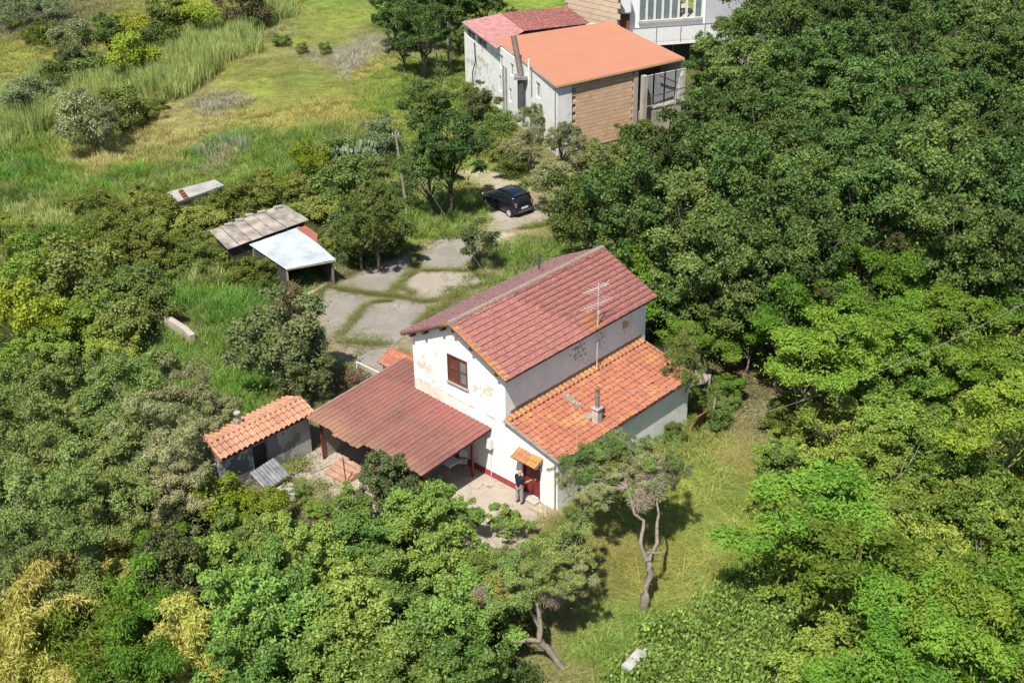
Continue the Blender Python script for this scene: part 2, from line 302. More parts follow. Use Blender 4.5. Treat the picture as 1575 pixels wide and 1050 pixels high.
k = MB().beam(U(461, 461, .06), U(503, 437, .06), .25, .14); k.build('kerb', M['concrete'], drv)
yard = MB().prism([(p.x, p.y) for p in ragged([fromH(-8.7, -3.6), fromH(-8.5, -9.4), fromH(-6.4, -8.4), fromH(-3.5, -6), fromH(-1, -5.4), fromH(1.6, -4.6), fromH(3.4, -3.2), fromH(3.3, .2), fromH(-8.0, .6)], .04, .8, 3)], -.1, .03).build('yard_pavement', M['yard']); yard['kind'] = 'structure'
trk = MB().prism([(p.x, p.y) for p in ragged(px_poly([(757,262),(770,262),(776,285),(790,300),(770,316),(748,312),(762,292)]), .12, .4, 8)], -.05, .02).build('dirt_track', plain('track_dirt', (.36, .31, .24), .95, var=.3, sc=3, bump=.6)); trk['kind'] = 'structure'
pd = MB().prism([(p.x, p.y) for p in ragged(px_poly([(763,362),(790,357),(800,372),(790,395),(762,392),(758,376)]), .15, .4, 9)], -.05, .022).build('dirt_patch', plain('patch_dirt', (.40, .34, .25), .95, var=.3, sc=2, bump=.5)); pd['kind'] = 'structure'

# ------------------------------------------------------------------ farmhouse
house = empty('farmhouse', (HO[0], HO[1], 0), -PHI, 'two storey white farmhouse with red tiled gable roof and an orange tiled lean-to', 'house')
WID, LEN, HE, RX, RZ = 5.84, 10.02, 5.95, 3.03, 7.36       # main block; ridge at x=-RX
W2, L2, T2, E2, OV = 3.03, 9.6, 3.50, 2.74, .41
SR = (RZ-(HE))/RX; SLL = (RZ-HE)/(WID-RX)
def holed(outline, holes, plane, at, th, name, mat, parent, recess=None):
    """wall from a 2-D outline (u, z) with rectangular openings; plane 'y' or 'x'; solid thickness th behind the face"""
    bm = bmesh.new(); loops = [outline]+[[(h[0], h[2]), (h[1], h[2]), (h[1], h[3]), (h[0], h[3])] for h in holes]; edges = []
    for lp in loops:
        vs = [bm.verts.new((p[0], 0, p[1])) for p in lp]
        for i in range(len(vs)): edges.append(bm.edges.new((vs[i], vs[(i+1) % len(vs)])))
    bmesh.ops.triangle_fill(bm, edges=edges, use_beauty=True, use_dissolve=False)
    r = bmesh.ops.extrude_face_region(bm, geom=bm.faces[:]); bmesh.ops.translate(bm, verts=[v for v in r['geom'] if isinstance(v, bmesh.types.BMVert)], vec=(0, th, 0))
    for v in bm.verts:
        u, d, z = v.co; v.co = (u, at+d, z) if plane == 'y' else (at-d, u, z)
    bmesh.ops.recalc_face_normals(bm, faces=bm.faces[:]); me = bpy.data.meshes.new(name); bm.to_mesh(me); bm.free(); me.materials.append(mat)
    return link(name, me, parent)
p = [onY(a, b) for a, b in ((654, 565), (668, 545), (736, 598), (752, 600), (700, 520), (660, 600), (770, 655), (745, 640))]
bl = [((p[0].x, 0, p[0].z), .8, (.60, .50, .38), 3, .46), ((p[1].x, 0, p[1].z), .4, (.64, .56, .45), 5, .48), ((p[2].x, 0, p[2].z), .6, (.60, .52, .40), 4, .45), ((p[3].x, 0, p[3].z), .45, (.55, .52, .38), 6, .44), ((p[4].x, 0, p[4].z), .8, (.62, .58, .5), 7, .5), ((p[5].x, 0, p[5].z), .9, (.66, .55, .42), 2.5, .44)]
def crackband(t, P, c):
    sx = t.n('ShaderNodeSeparateXYZ'); t.put(sx.inputs[0], P); z = t.math('ADD', sx.outputs[2], t.math('MULTIPLY', t.noise(1.5, 4, P), .12))
    zz = t.math('ADD', z, t.math('MULTIPLY', sx.outputs[0], .035)); m = t.math('MULTIPLY', t.step(zz, 3.22, 3.26), t.step(zz, 3.34, 3.30))
    c = t.mix(t.math('MULTIPLY', m, t.step(t.noise(3, 4, P), .42, .55)), c, (.45, .38, .3, 1))
    m2 = t.math('MULTIPLY', t.step(zz, 2.75, 2.8), t.step(zz, 3.25, 3.2)); c = t.mix(t.math('MULTIPLY', m2, t.step(sx.outputs[0], -1.5, -4.5)), c, t.mix(.7, c, (.70, .54, .40, 1)))
    return c
M['wall_front'] = plaster('front_plaster', (.80, .79, .755), bl, .1, crackband)
wc = onY(703, 570); wz0, wz1 = onY(704, 590).z, onY(704, 550).z; wx0, wx1 = onY(689, 564).x, onY(719, 576).x
WH = (wx0, wx1, wz0-.0, wz1); DH = (onY(805, 765).x, onY(830.7, 774).x, .12, 2.02)
H_top_left = HE-.02
outline = [(-WID, -.3), (W2, -.3), (W2, E2-.06), (.0, T2-.10), (0, HE-.06), (-RX, RZ-.14), (-WID, HE-.06)]
holed(outline, [WH, DH], 'y', 0, .32, 'front_wall', M['wall_front'], house)
q = [onX(a, b) for a, b in ((890, 540), (925, 520), (962, 500), (905, 555), (920, 548), (968, 492))]
bl2 = [((0, q[0].y, q[0].z), .9, (.30, .25, .17), 5, .50), ((0, q[1].y, q[1].z), .9, (.22, .2, .17), 9, .53), ((0, q[2].y, q[2].z), .38, (.52, .36, .16), 2, .38), ((0, q[5].y, q[5].z), .8, (.4, .36, .30), 10, .54), ((0, q[3].y, q[3].z), .8, (.32, .29, .25), 12, .55), ((0, .7, 5.2), .7, (.5, .48, .44), 9, .55)]
def baseband(t, P, c):
    sx = t.n('ShaderNodeSeparateXYZ'); t.put(sx.inputs[0], P); z = t.math('ADD', sx.outputs[2], t.math('MULTIPLY', t.noise(2, 4, P), .15)); return t.mix(t.step(z, T2+.42, T2+.36), c, (.24, .19, .13, 1))
M['wall_side'] = plaster('side_plaster', (.80, .795, .77), bl2, .12, baseband)
holed([(.32, -.3), (LEN-.32, -.3), (LEN-.32, HE-.06), (.32, HE-.06)], [], 'x', 0, .32, 'side_wall', M['wall_side'], house)
holed([(.32, -.3), (LEN-.32, -.3), (LEN-.32, HE-.06), (.32, HE-.06)], [], 'x', -WID+.32, .32, 'side_wall', M['wall_front'], house)
holed([(-WID, -.3), (0, -.3), (0, HE-.06), (-RX, RZ-.14), (-WID, HE-.06)], [], 'y', LEN-.32, .32, 'back_wall', M['wall_front'], house)
M['wall_lean'] = plaster('lean_plaster', (.78, .77, .73), [((W2, 1, .5), 1.5, (.5, .48, .4), 4, .5)], .15)
holed([(.32, -.3), (L2-.3, -.3), (L2-.3, E2-.08), (.32, E2-.08)], [], 'x', W2, .3, 'lean_to_wall', M['wall_lean'], house)
holed([(.0, -.3), (W2, -.3), (W2, E2-.08), (0, T2-.12)], [], 'y', L2-.3, .3, 'lean_to_end_wall', M['wall_lean'], house)
MB().box(((DH[0]-5.6)/2-.05, -.012, .16), (DH[0]+5.6, .03, .34)).build('painted_plinth', M['red_base'], house)
# roof planes
def frame_(o_, u_, v_):      # u along the eave, v up the slope, n out of it
    u_ = Vector(u_).normalized(); v_ = Vector(v_).normalized(); n_ = u_.cross(v_)
    return Matrix(((u_.x, v_.x, n_.x, o_[0]), (u_.y, v_.y, n_.y, o_[1]), (u_.z, v_.z, n_.z, o_[2]), (0, 0, 0, 1)))
def flat_tile(w, l, prof=((0, .0), (.12, .014), (.26, .002), (.5, .004), (.56, .012), (.62, .004), (.86, .002), (1, .008))):
    m = MB(); n = len(prof); vs = []
    for v_, dz in ((0, .055), (l, .005)):
        for a, z in prof: vs.append((a*w, v_, z+dz))
    lip = [(a*w, 0.004, .012) for a, z in prof]; vs += lip
    fs = [(i, i+1, n+i+1, n+i) for i in range(n-1)]+[(2*n+i, 2*n+i+1, i+1, i) for i in range(n-1)]
    m.add(vs, fs); return m
def tiles(F, ulen, vlen, cu, cv, mesh_mb, mat, parent, name, maxn, near, seed=1, jit=.006, skip=None, cut=None):
    """lay tiles on frame F (house coordinates); the MAXN with largest NEAR() become objects, the others one joined mesh"""
    r = random.Random(seed); w, l = ulen/cu, vlen/cv; me = mesh_mb.mesh(name); me.materials.append(mat)
    at = me.attributes.new('lr', 'FLOAT', 'POINT'); spots = []
    for j in range(cv):
        for i in range(cu):
            if skip and skip(i, j): continue
            Mx = F @ Matrix.Translation((i*w+r.uniform(-jit, jit), j*l+r.uniform(-jit, jit)*1.5-(.05 if r.random() < .02 else 0), r.uniform(0, .012))) @ Matrix.Rotation(r.uniform(-.035, .035), 4, 'Z')
            spots.append(Mx)
    spots.sort(key=lambda m_: near(m_.translation), reverse=True)
    for Mx in spots[:maxn]:
        o = link(name, me, parent); o.matrix_local = Mx
    rest = spots[maxn:]
    if rest:
        V = np.array(mesh_mb.v); out = []; lr = []; fs = []; k = len(V)
        for q_, Mx in enumerate(rest):
            A = np.array(Mx); out.append(V@A[:3, :3].T+A[:3, 3]); lr.append(np.full(k, r.random())); fs += [tuple(a+q_*k for a in f) for f in mesh_mb.f]
        F4 = np.array([f for f in fs]); me2 = npmesh(name+'_rest', np.concatenate(out), F4, {'lr': np.concatenate(lr)}); me2.materials.append(mat)
        o = link('far_'+name+'s', me2, parent); o['kind'] = 'stuff'
    return spots
near = lambda v: -(HOV+HX*v.x+HY*v.y+Vector((0, 0, v.z))-Vector((0, 0, CAM_H))).length
FO, BO = .33, .33
er = Vector((OV, -FO, RZ-SR*(RX+OV))); ridge0 = Vector((-RX, -FO, RZ)); el = Vector((-WID-OV, -FO, RZ-SLL*(WID-RX+OV)))
rlen = LEN+FO+BO; vr = (ridge0-er); vl = (ridge0-el)
roof = empty('main_roof', (0, 0, 0)); roof.parent = house
M['deck'] = plain('roof_deck', (.16, .08, .06), .9)
MB().slab([er+Vector((0, .02, -.03)), er+Vector((0, rlen-.02, -.03)), ridge0+Vector((0, rlen-.02, -.03)), ridge0+Vector((0, .02, -.03))], .07).build('roof_deck', M['deck'], roof)
MB().slab([el+Vector((0, .02, -.03)), el+Vector((0, rlen-.02, -.03)), ridge0+Vector((-.002, rlen-.02, -.03)), ridge0+Vector((-.002, .02, -.03))], .07).build('roof_deck', M['deck'], roof)
ant = onX(918, 528, .25)
M['tile_red'] = tilemat('red_roof_tile', (.27, .09, .072), (.205, .072, .06), (.45, .30, .27), (.40, .20, .08), .5, world=True, lick=.80,
    spots=[(tuple(fromH(.0, ant.y-.1, HE)), .8, (.42, .19, .05))])
M['tile_verge'] = tilemat('lichened_verge_tile', (.38, .17, .07), (.30, .12, .065), (.42, .28, .15), (.44, .24, .06), .5, lick=.6)
ft = flat_tile(rlen/52, vr.length/13*1.12)
isv = lambda m_: False
tiles(frame_(er+Vector((0, 0, 0)), (0, 1, 0), vr), rlen, vr.length, 52, 13, ft, M['tile_red'], roof, 'roof_tile', 300, near, 3)
ftl = flat_tile(rlen/52, vl.length/11*1.12, ((0, .0), (.2, .006), (.5, .0), (.75, .006), (1, .004)))
M['tile_left'] = tilemat('brightened_pink_roof_tile', (.45, .19, .17), (.38, .155, .14), (.66, .48, .45), (.46, .30, .2), .47, lick=.85)  # pink speckle; colour lightened to make up for weak light on this slope
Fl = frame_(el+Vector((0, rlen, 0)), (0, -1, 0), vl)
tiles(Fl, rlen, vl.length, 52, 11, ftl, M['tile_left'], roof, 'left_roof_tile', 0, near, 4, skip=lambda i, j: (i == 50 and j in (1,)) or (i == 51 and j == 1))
# verge tiles, lichened, folded over the gable edge
for (e, v, n_) in ((er, vr, 12), (el, vl, 10)):
    for k in range(n_):
        a = e+v*(k/n_)+Vector((0, -.035, .05)); b = e+v*((k+1.05)/n_)+Vector((0, -.035, .03)); m = MB()
        m.slab([a, a+Vector((0, .3, .012)), b+Vector((0, .3, .012)), b], .03); m.slab([a+Vector((0, -.002, .0)), b+Vector((0, -.002, 0)), b+Vector((0, .01, -.11)), a+Vector((0, .01, -.11))], .02)
        m.build('verge_tile', M['tile_verge'] if (e is er or k == n_-1) else M['tile_red'], roof)
rt = tilemat('ridge_tile', (.22, .12, .10), (.26, .14, .12), (.36, .30, .27), (.26, .23, .20), .46, lick=.62)
for k in range(30):
    y0 = -FO+k*rlen/30; m = MB(); ang = [math.pi*a/6 for a in range(7)]
    vs = [(-RX+.11*math.cos(a)*(1.1 if e else 1)+random.uniform(-.008, .008), y0+(0 if e else -.02)+(rlen/30 if e else 0), RZ+.0+.1*math.sin(a)*(1 if e else 1.15)+random.uniform(0, .012)) for e in (0, 1) for a in ang]
    m.add(vs, [(i, i+1, 8+i, 7+i) for i in range(6)], smooth=True); m.add([vs[i] for i in range(7)], [tuple(range(7))]); m.build('ridge_tile', rt, roof)
mm = MB()
for k in range(150):
    y0 = -FO+random.random()*rlen; s = random.choice((-1, 1)); mm.box((-RX+s*random.uniform(.12, .2), y0, RZ-.01+random.uniform(-.02, .03)), (random.uniform(.04, .1), random.uniform(.05, .14), random.uniform(.03, .06)), random.random())
o = mm.build('ridge_mortar', plain('ridge_mortar', (.20, .15, .13), .95, var=.4), roof); o['kind'] = 'stuff'
# purlin ends and eave boards
for fr in (-.93, -.62, -.2, .06, .42, .92):
    x = -RX+(fr*(WID-RX) if fr < 0 else fr*RX); z = RZ-abs(x+RX)*(SLL if x < -RX else SR)-.24
    MB().box((x, -.07, z), (.15, .5, .15)).build('purlin_end', M['dark_wood'], roof)
for e, v in ((er, vr), (el, vl)):
    MB().beam(e+Vector((0, .03, -.13)), e+v+Vector((0, .03, -.13)), .03, .07).build('verge_board', M['mortar'], roof)
mm = MB()
for k in range(26):
    y = .1+k*LEN/26; mm.box((OV/2+.02, y, er.z+OV*SR/2-.13), (OV-.05, .07, .07)); mm.box((-WID-OV/2-.02, y, el.z+OV*SLL/2-.13), (OV-.05, .07, .07))
o = mm.build('rafter_ends', M['dark_wood'], roof); o['kind'] = 'stuff'
MB().tube([onX(829, 399, -4.2)-Vector((0, 0, .5)), onX(829, 396, -4.2), onX(829, 392, -4.2)+Vector((0, 0, .1))], .06, 8).build('flue_pipe', M['steel_dark'], house)
# lean-to roof
LE = Vector((W2+.24, -.08, E2-.02)); LT = Vector((.02, -.08, T2+.03)); ll = L2+.22; lv = LT-LE
lroof = empty('lean_to_roof'); lroof.parent = house
MB().slab([LE+Vector((0, 0, -.02)), LE+Vector((0, ll, -.02)), LT+Vector((0, ll, -.02)), LT+Vector((0, 0, -.02))], .07).build('roof_deck', M['deck'], lroof)
M['tile_orange'] = tilemat('orange_roof_tile', (.36, .125, .07), (.28, .095, .06), (.44, .25, .16), (.42, .24, .09), .5, lick=.66)
ft2 = flat_tile(ll/33, lv.length/11*1.13, ((0, .0), (.1, .045), (.22, .055), (.34, .03), (.42, .004), (.7, .0), (.9, .004), (1, .02)))
tiles(frame_(LE, (0, 1, 0), lv), ll, lv.length, 33, 11, ft2, M['tile_orange'], lroof, 'tile', 300, near, 6, .01)
for k in range(33):
    m = MB(); y0 = -.08+k*ll/33; a = [math.pi*i/4 for i in range(5)]
    vs = [(x, y0+.13+.1*math.cos(t_), T2+.05+.06*math.sin(t_)+(.02 if x > .1 else .06)) for x in (.34, .03) for t_ in a]
    m.add(vs, [(i+1, i, 5+i, 6+i) for i in range(4)], smooth=True); m.add(vs[:5], [(0, 1, 2, 3, 4)]); m.build('cover_tile', M['tile_verge'], lroof)
MB().beam(LE+Vector((-.02, -.05, -.02)), LT+Vector((0, -.05, -.02)), .09, .1).build('verge_mortar', M['mortar'], lroof)
MB().beam(LE+Vector((-.02, ll, -.02)), LT+Vector((0, ll, -.02)), .09, .12).build('verge_mortar', M['mortar'], lroof)
MB().beam(LE+Vector((.0, .02, -.07)), LE+Vector((.0, ll, -.07)), .05, .05).build('eave_board', M['dark_wood'], lroof)
# chimney on the lean-to
def roofz(x): return T2+.03+(x-.02)*(E2-.02-T2-.03)/(W2+.22)
ch = empty('chimney'); ch.parent = house; cb = Hh(918, 647, 2.95); cx, cy = cb.x, cb.y; zr = roofz(cx)
MB().box((cx, cy, zr+.30), (.34, .34, .78)).build('chimney_block', plain('chimney_render', (.55, .48, .42), .9, var=.3, bump=.4), ch, bevel=.02)
MB().box((cx, cy, zr+.72), (.42, .42, .07)).build('chimney_cap', M['concrete'], ch, bevel=.01)
MB().tube([(cx, cy, zr+.74), (cx, cy, zr+1.55)], .10, 12).tube([(cx, cy, zr+1.36), (cx, cy, zr+1.42)], .125, 12).build('flue_pipe', M['metal'], ch)
cow = MB()
for k in range(8):
    a0 = k*math.pi/4; cow.tube([(cx+.12*math.cos(a0)*math.sin(b_), cy+.12*math.sin(a0)*math.sin(b_), zr+1.66+.12*math.cos(b_)) for b_ in (.1, .7, 1.3, 1.9, 2.6)], .012, 4)
cow.tube([(cx, cy, zr+1.72), (cx, cy, zr+1.82)], [.1, .02], 10); cow.build('flue_cowl', M['rust'], ch)
MB().box((cx-.38, cy-.12, roofz(cx-.38)+.09), (.34, .42, .06), .3).build('mortar_patch', M['mortar'], ch)
# windows and shutters
ww, wh_ = WH[1]-WH[0], WH[3]-WH[2]; wn = empty('window'); wn.parent = house
fm = MB()
for x in (WH[0]+.02, WH[1]-.02): fm.box((x, .02, (WH[2]+WH[3])/2), (.05, .12, wh_))
for z in (WH[2]+.02, WH[3]-.02): fm.box(((WH[0]+WH[1])/2, .02, z), (ww-.09, .12, .05))
fm.build('frame', M['brown_shutter'], wn)
for k, (mt, x0, x1) in enumerate((('brown_shutter', WH[0]+.05, WH[0]+ww*.53), ('grey_shutter', WH[0]+ww*.56, WH[1]-.05))):
    sh = MB()
    for x in (x0+.025, x1-.025): sh.box((x, .03, (WH[2]+WH[3])/2), (.05, .05, wh_-.1))
    sh.box(((x0+x1)/2, .03, WH[2]+.08), (x1-x0-.1, .05, .06)); sh.box(((x0+x1)/2, .03, WH[3]-.08), (x1-x0-.1, .05, .06)); sh.box(((x0+x1)/2, .03, (WH[2]+WH[3])/2), (x1-x0-.1, .05, .05))
    sob = sh.build('shutter', M['brown_shutter'] if k == 0 else M['steel_dark'], wn)
    n_ = 20; sm = MB()
    for j in range(n_): sm.box(((x0+x1)/2, .035, WH[2]+.12+j*(wh_-.24)/(n_-1)), (x1-x0-.1, .014, .035), M=Matrix.Rotation(R(35), 4, 'X'))
    so_ = sm.build('louvres', M[mt], wn); so_['kind'] = 'stuff'
    MB().box(((x0+x1)/2, .10, (WH[2]+WH[3])/2), (x1-x0, .02, wh_-.08)).build('shutter_back', M[mt], wn)
MB().box(((WH[0]+WH[1])/2, -.03, WH[2]-.04), (ww+.12, .16, .05)).build('sill', M['concrete'], wn)
dw = DH[1]-DH[0]; dr = empty('door'); dr.parent = house; xm = (DH[0]+DH[1])/2
dp = MB().box((xm, .10, 1.07), (dw-.1, .05, 1.86))
for x in (xm-dw*.22, xm+dw*.22):
    for z0, z1 in ((.3, .95), (1.1, 1.85)): dp.box((x, .07, (z0+z1)/2), (dw*.32, .03, z1-z0))
dp.build('door_panel', M['red_paint'], dr, bevel=.008)
jb = MB()
for x in (DH[0]+.03, DH[1]-.03): jb.box((x, .03, 1.07), (.07, .14, 1.9))
jb.box((xm, .03, 1.99), (dw, .14, .06)); jb.build('door_frame', M['red_paint'], dr)
MB().tube([(DH[1]-.22, .02, 1.12), (DH[1]-.22, -.02, 1.12), (DH[1]-.33, -.02, 1.12)], .012, 6).build('handle', M['metal'], dr)
MB().box((xm, -.2, .08), (dw+.1, .42, .16)).build('doorstep', M['concrete'], house, bevel=.015)
cn = empty('door_canopy'); cn.parent = house
c0 = Vector((DH[0]-.22, -.52, 2.12)); cv = Vector((0, .52, .26)); MB().slab([c0, c0+Vector((dw+.42, 0, 0)), c0+Vector((dw+.42, 0, 0))+cv, c0+cv], .05).build('canopy_board', M['old_wood'], cn)
tm = flat_tile((dw+.42)/7, cv.length*.56, ((0, .0), (.1, .045), (.22, .055), (.34, .03), (.42, .004), (.7, .0), (.9, .004), (1, .02)))
tiles(frame_(c0+Vector((0, -.03, .01)), (1, 0, 0), cv), dw+.42, cv.length, 7, 2, tm, M['tile_verge'], cn, 'canopy_tile', 50, near, 9)
for x in (DH[0]-.12, DH[1]+.12): MB().beam((x, -.02, 1.85), (x, -.42, 2.1), .05).build('bracket', M['old_wood'], cn)
# meter box with its pipe
bx = onY(753, 681, -.1); mb = MB().box((bx.x, -.12, bx.z), (.34, .24, .52)); mb.build('meter_box', M['plastic_white'], house, bevel=.02)
MB().tube([(bx.x, -.03, bx.z-.26), (bx.x, -.03, .1)], .02, 6).build('meter_pipe', M['white_wood'], house)
MB().tube([(W2-.1, -.05, E2-.3), (W2-.1, -.05, 0)], .035, 8).build('downpipe', M['metal'], house)
MB().tube([(-WID-.06, .15, HE-.3), (-WID-.06, .15, 2.4)], .03, 8).build('downpipe', M['metal'], house)
# small tiled hood behind the porch
hd = Hh(617, 549, 2.9)
def fromHl(v): return fromH(v.x, v.y, v.z)
hood = empty('tiled_hood', fromH(hd.x, hd.y), -PHI, 'little red tiled hood with white edge beside the left corner of the farmhouse', 'oven hood')
MB().box((0, 0, 1.2), (1.7, 1.0, 2.4)).build('base', M['wall_front'], hood)
MB().slab([(-.95, -.7, 2.5), (.95, -.7, 2.5), (.95, .1, 2.9), (-.95, .1, 2.9)], .05).slab([(-.95, .8, 2.55), (.95, .8, 2.55), (.95, .1, 2.898), (-.95, .1, 2.898)], .05).build('roof_deck', M['white_wood'], hood)
ht = flat_tile(.24, .42, ((0, .0), (.1, .045), (.22, .055), (.34, .03), (.42, .004), (.7, .0), (.9, .004), (1, .02)))
tiles(frame_((-.96, -.72, 2.52), (1, 0, 0), (0, .8, .4)), 1.92, .92, 8, 3, ht, M['tile_orange'], hood, 'tile', 99, near, 11)
tiles(frame_((.96, .82, 2.56), (-1, 0, 0), (0, -.7, .345)), 1.92, .8, 8, 2, ht, M['tile_orange'], hood, 'tile', 99, near, 12)
# ------------------------------------------------------------------ things on the roofs
def curve_obj(name, pts, rad, mat, label, cat, parent=None, n=5, sag=0):
    P = [Vector(p) for p in pts]
    if len(P) == 2 and sag is not None:
        a, b = P; P = [a.lerp(b, i/16)-Vector((0, 0, sag*4*(i/16)*(1-i/16))) for i in range(17)]
    o = MB().tube(P, rad, n).build(name, mat)
    return tag(o, label, cat)
az = roofz(.3)
ae = empty('tv_antenna', fromH(.28, ant.y, az), -PHI, 'tall television antenna mast rising from the lean-to past the main roof', 'antenna')
MB().tube([(0, 0, 0), (0, 0, 4.6)], .026, 6).build('mast', M['bright_metal'], ae)
am = MB(); am.tube([(-.2, -1.0, 3.5), (.1, .9, 3.6)], .013, 4)
for k in range(9): am.tube([(-.26, -.9+k*.22, 3.51), (.2, -.9+k*.22, 3.58)], .009, 4)
am.build('lower_boom', M['bright_metal'], ae)
am = MB(); am.tube([(-.2, -.9, 4.35), (.1, .6, 4.4)], .013, 4)
for k in range(7): am.tube([(-.3, -.8+k*.22, 4.36), (.25, -.8+k*.22, 4.4)], .009, 4)
am.tube([(-.05, .5, 4.2), (.12, .62, 4.6)], .012, 4); am.build('upper_boom', M['bright_metal'], ae)
MB().box((0, .05, 3.1), (.1, .08, .14)).build('amplifier', M['bright_metal'], ae)
for (a, b), lb in (((875, 611), 'upper of the two grey boards lying on the lean-to tiles'), ((884, 621), 'lower of the two grey boards lying on the lean-to tiles')):
    w = Hh(a, b, roofz(1.5)); w = Hh(a, b, roofz(w.x)); s = Matrix.Rotation(math.atan((T2-E2)/W2), 4, 'Y')
    be = empty('board', fromH(w.x, w.y, roofz(w.x)+.11), -PHI, lb, 'board', 'boards lying on the lean-to roof'); r_ = MB()
    for k in (-1, 0, 1): MB().box((0, .085*k, 0), (.62, .07, .04), M=s).build('plank', M['old_wood'], be)
    for x in (-.2, .05, .22): r_.box((x, random.uniform(-.06, .06), .05-x*.27), (.07, .1, .05), random.random())
    r_.build('mortar_crumbs', M['mortar'], be)
wl = [Hh(a, b, z) for a, b, z in ((797, 600, 3.6), (812, 600, 3.5), (850, 596, 3.4), (905, 594, 3.3), (960, 599, 3.2), (1010, 596, 3.05), (1040, 594, 2.98))]
curve_obj('cable', [fromH(v.x, v.y, roofz(max(.2, min(v.x, W2+.2)))+.09) for v in wl], .010, M['cable'], 'white cable crossing the lean-to tiles behind the chimney', 'cable')
wl = [Hh(a, b, 3.1) for a, b in ((874, 622), (885, 640), (888, 655), (887, 680), (884, 690), (870, 690), (856, 678))]
curve_obj('cable', [fromH(v.x, v.y, roofz(max(.2, min(v.x, W2+.2)))+.09) for v in wl], .009, M['cable'], 'pale cable looping down the tiles from the grey boards', 'cable')

# ------------------------------------------------------------------ porch
porch = empty('porch', (HO[0], HO[1], 0), -PHI, 'open porch under a long dull red corrugated roof against the gable wall', 'porch')
def pz(x, y): return 2.70+(-.85-x)*.028+.075*y
px0, px1, ns = -7.98, -.86, 26; sw = (px1-px0)/ns
t = NT('red_sheet'); n1, n2 = t.noise(.6, 5), t.noise(12, 5, rough=.75)
c = t.mix(t.step(n1, .35, .65), (.235, .088, .070, 1), (.165, .068, .056, 1)); c = t.mix(t.math('MULTIPLY', t.step(n2, .5, .68), .55), c, (.32, .22, .19, 1))
PO = t.pos('Object'); so2 = t.n('ShaderNodeSeparateXYZ'); t.put(so2.inputs[0], PO)
c = t.mix(t.math('MULTIPLY', t.step(t.math('ADD', t.math('ADD', so2.outputs[1], t.math('MULTIPLY', n2, 1.2)), t.math('MULTIPLY', n1, 2)), -1.9, -3.4), .5), c, (.36, .24, .12, 1))
c = t.mix(t.math('MULTIPLY', t.math('MULTIPLY', t.step(so2.outputs[1], -2.2, -.4), t.step(so2.outputs[0], -6, -4)), .6), c, (.27, .085, .075, 1))
c = t.mix(t.math('MULTIPLY', t.rnd(), .45), c, t.mix(.5, c, (.26, .17, .14, 1))); c = t.mix(t.math('MULTIPLY', t.step(t.noise(3, 6, rough=.75), .54, .66), .5), c, (.10, .055, .045, 1))
M['red_sheet'] = t.fin(c, .65, 0, .25)
rr = random.Random(5)
for i in range(ns):
    x0 = px0+i*sw; y1 = 1.42-(i*.0) if x0 < -WID-.1 else -.02
    fr = -4.85 + (x0-px0)*.07
    if 7 <= i < 16: fr -= .22
    if 13 <= i < 17: fr += .35
    if i >= 18: fr = -4.35+.01*i*0
    fr += rr.uniform(-.04, .04)
    prof = [(0, .045), (.10, .05), (.18, .0), (.42, .0), (.5, .018), (.58, .0), (.9, .0), (1.0, .0)]; vs = []
    ys = [fr, (fr+y1)/2, y1]
    for y in ys:
        for a, dz in prof: xx = x0+a*(sw+.0); vs.append((xx, y, pz(xx, y)+dz+.0015*i % .004))
    n_ = len(prof); m = MB(); m.add(vs, [(k*n_+j, k*n_+j+1, (k+1)*n_+j+1, (k+1)*n_+j) for k in range(2) for j in range(n_-1)])
    e0 = [vs[j] for j in range(n_)]; m.add(e0+[(v[0], v[1], v[2]-.02) for v in e0], [(j, n_+j, n_+j+1, j+1) for j in range(n_-1)])
    m.build('roof_sheet', M['red_sheet'], porch)
for y in (-4.1, -2.7, -1.3, -.15): MB().beam((px0+.05, y, pz(px0, y)-.07), (px1-.05, y, pz(px1, y)-.07), .08, .1).build('purlin', M['red_paint'], porch)
MB().beam((px1-.03, -4.3, pz(px1, -4.3)-.08), (px1-.03, -.05, pz(px1, -.05)-.08), .05, .1).build('side_beam', M['dark_wood'], porch)
pa = toH(U(733, 727)); 
for (x, y) in ((-1.62, -.55), (-1.0, -4.1), (-4.3, -4.1), (-7.8, -4.2), (-7.8, 1.1)):
    MB().beam((x, y, 0), (x, y, pz(x, y)-.12), .1).build('post', M['red_paint'], porch)
MB().box((-7.9, -1.9, .9), (.14, 4.2, 1.8)).build('side_wall', plain('porch_side_wall', (.35, .30, .26), .9, var=.3), porch)
MB().slab([(-8.25, -4.4, 2.5), (-8.0, -4.4, 2.6), (-8.0, 1.4, 3.0), (-8.25, 1.4, 2.9)], .03).build('edge_sheet', plain('edge_sheet', (.28, .2, .17), .8, var=.4), porch)
# steps beside the porch
st = empty('steps', fromH(-6.15, -4.45), -PHI, 'short flight of terracotta steps at the front edge of the porch', 'steps')
for k in range(4): MB().box((0, -.35+k*.3, .03+.05*(k+1)), (1.5, .3-.006, .1*(k+1))).build('step', plain('terracotta', (.42, .24, .17), .85, var=.3), st, bevel=.01)
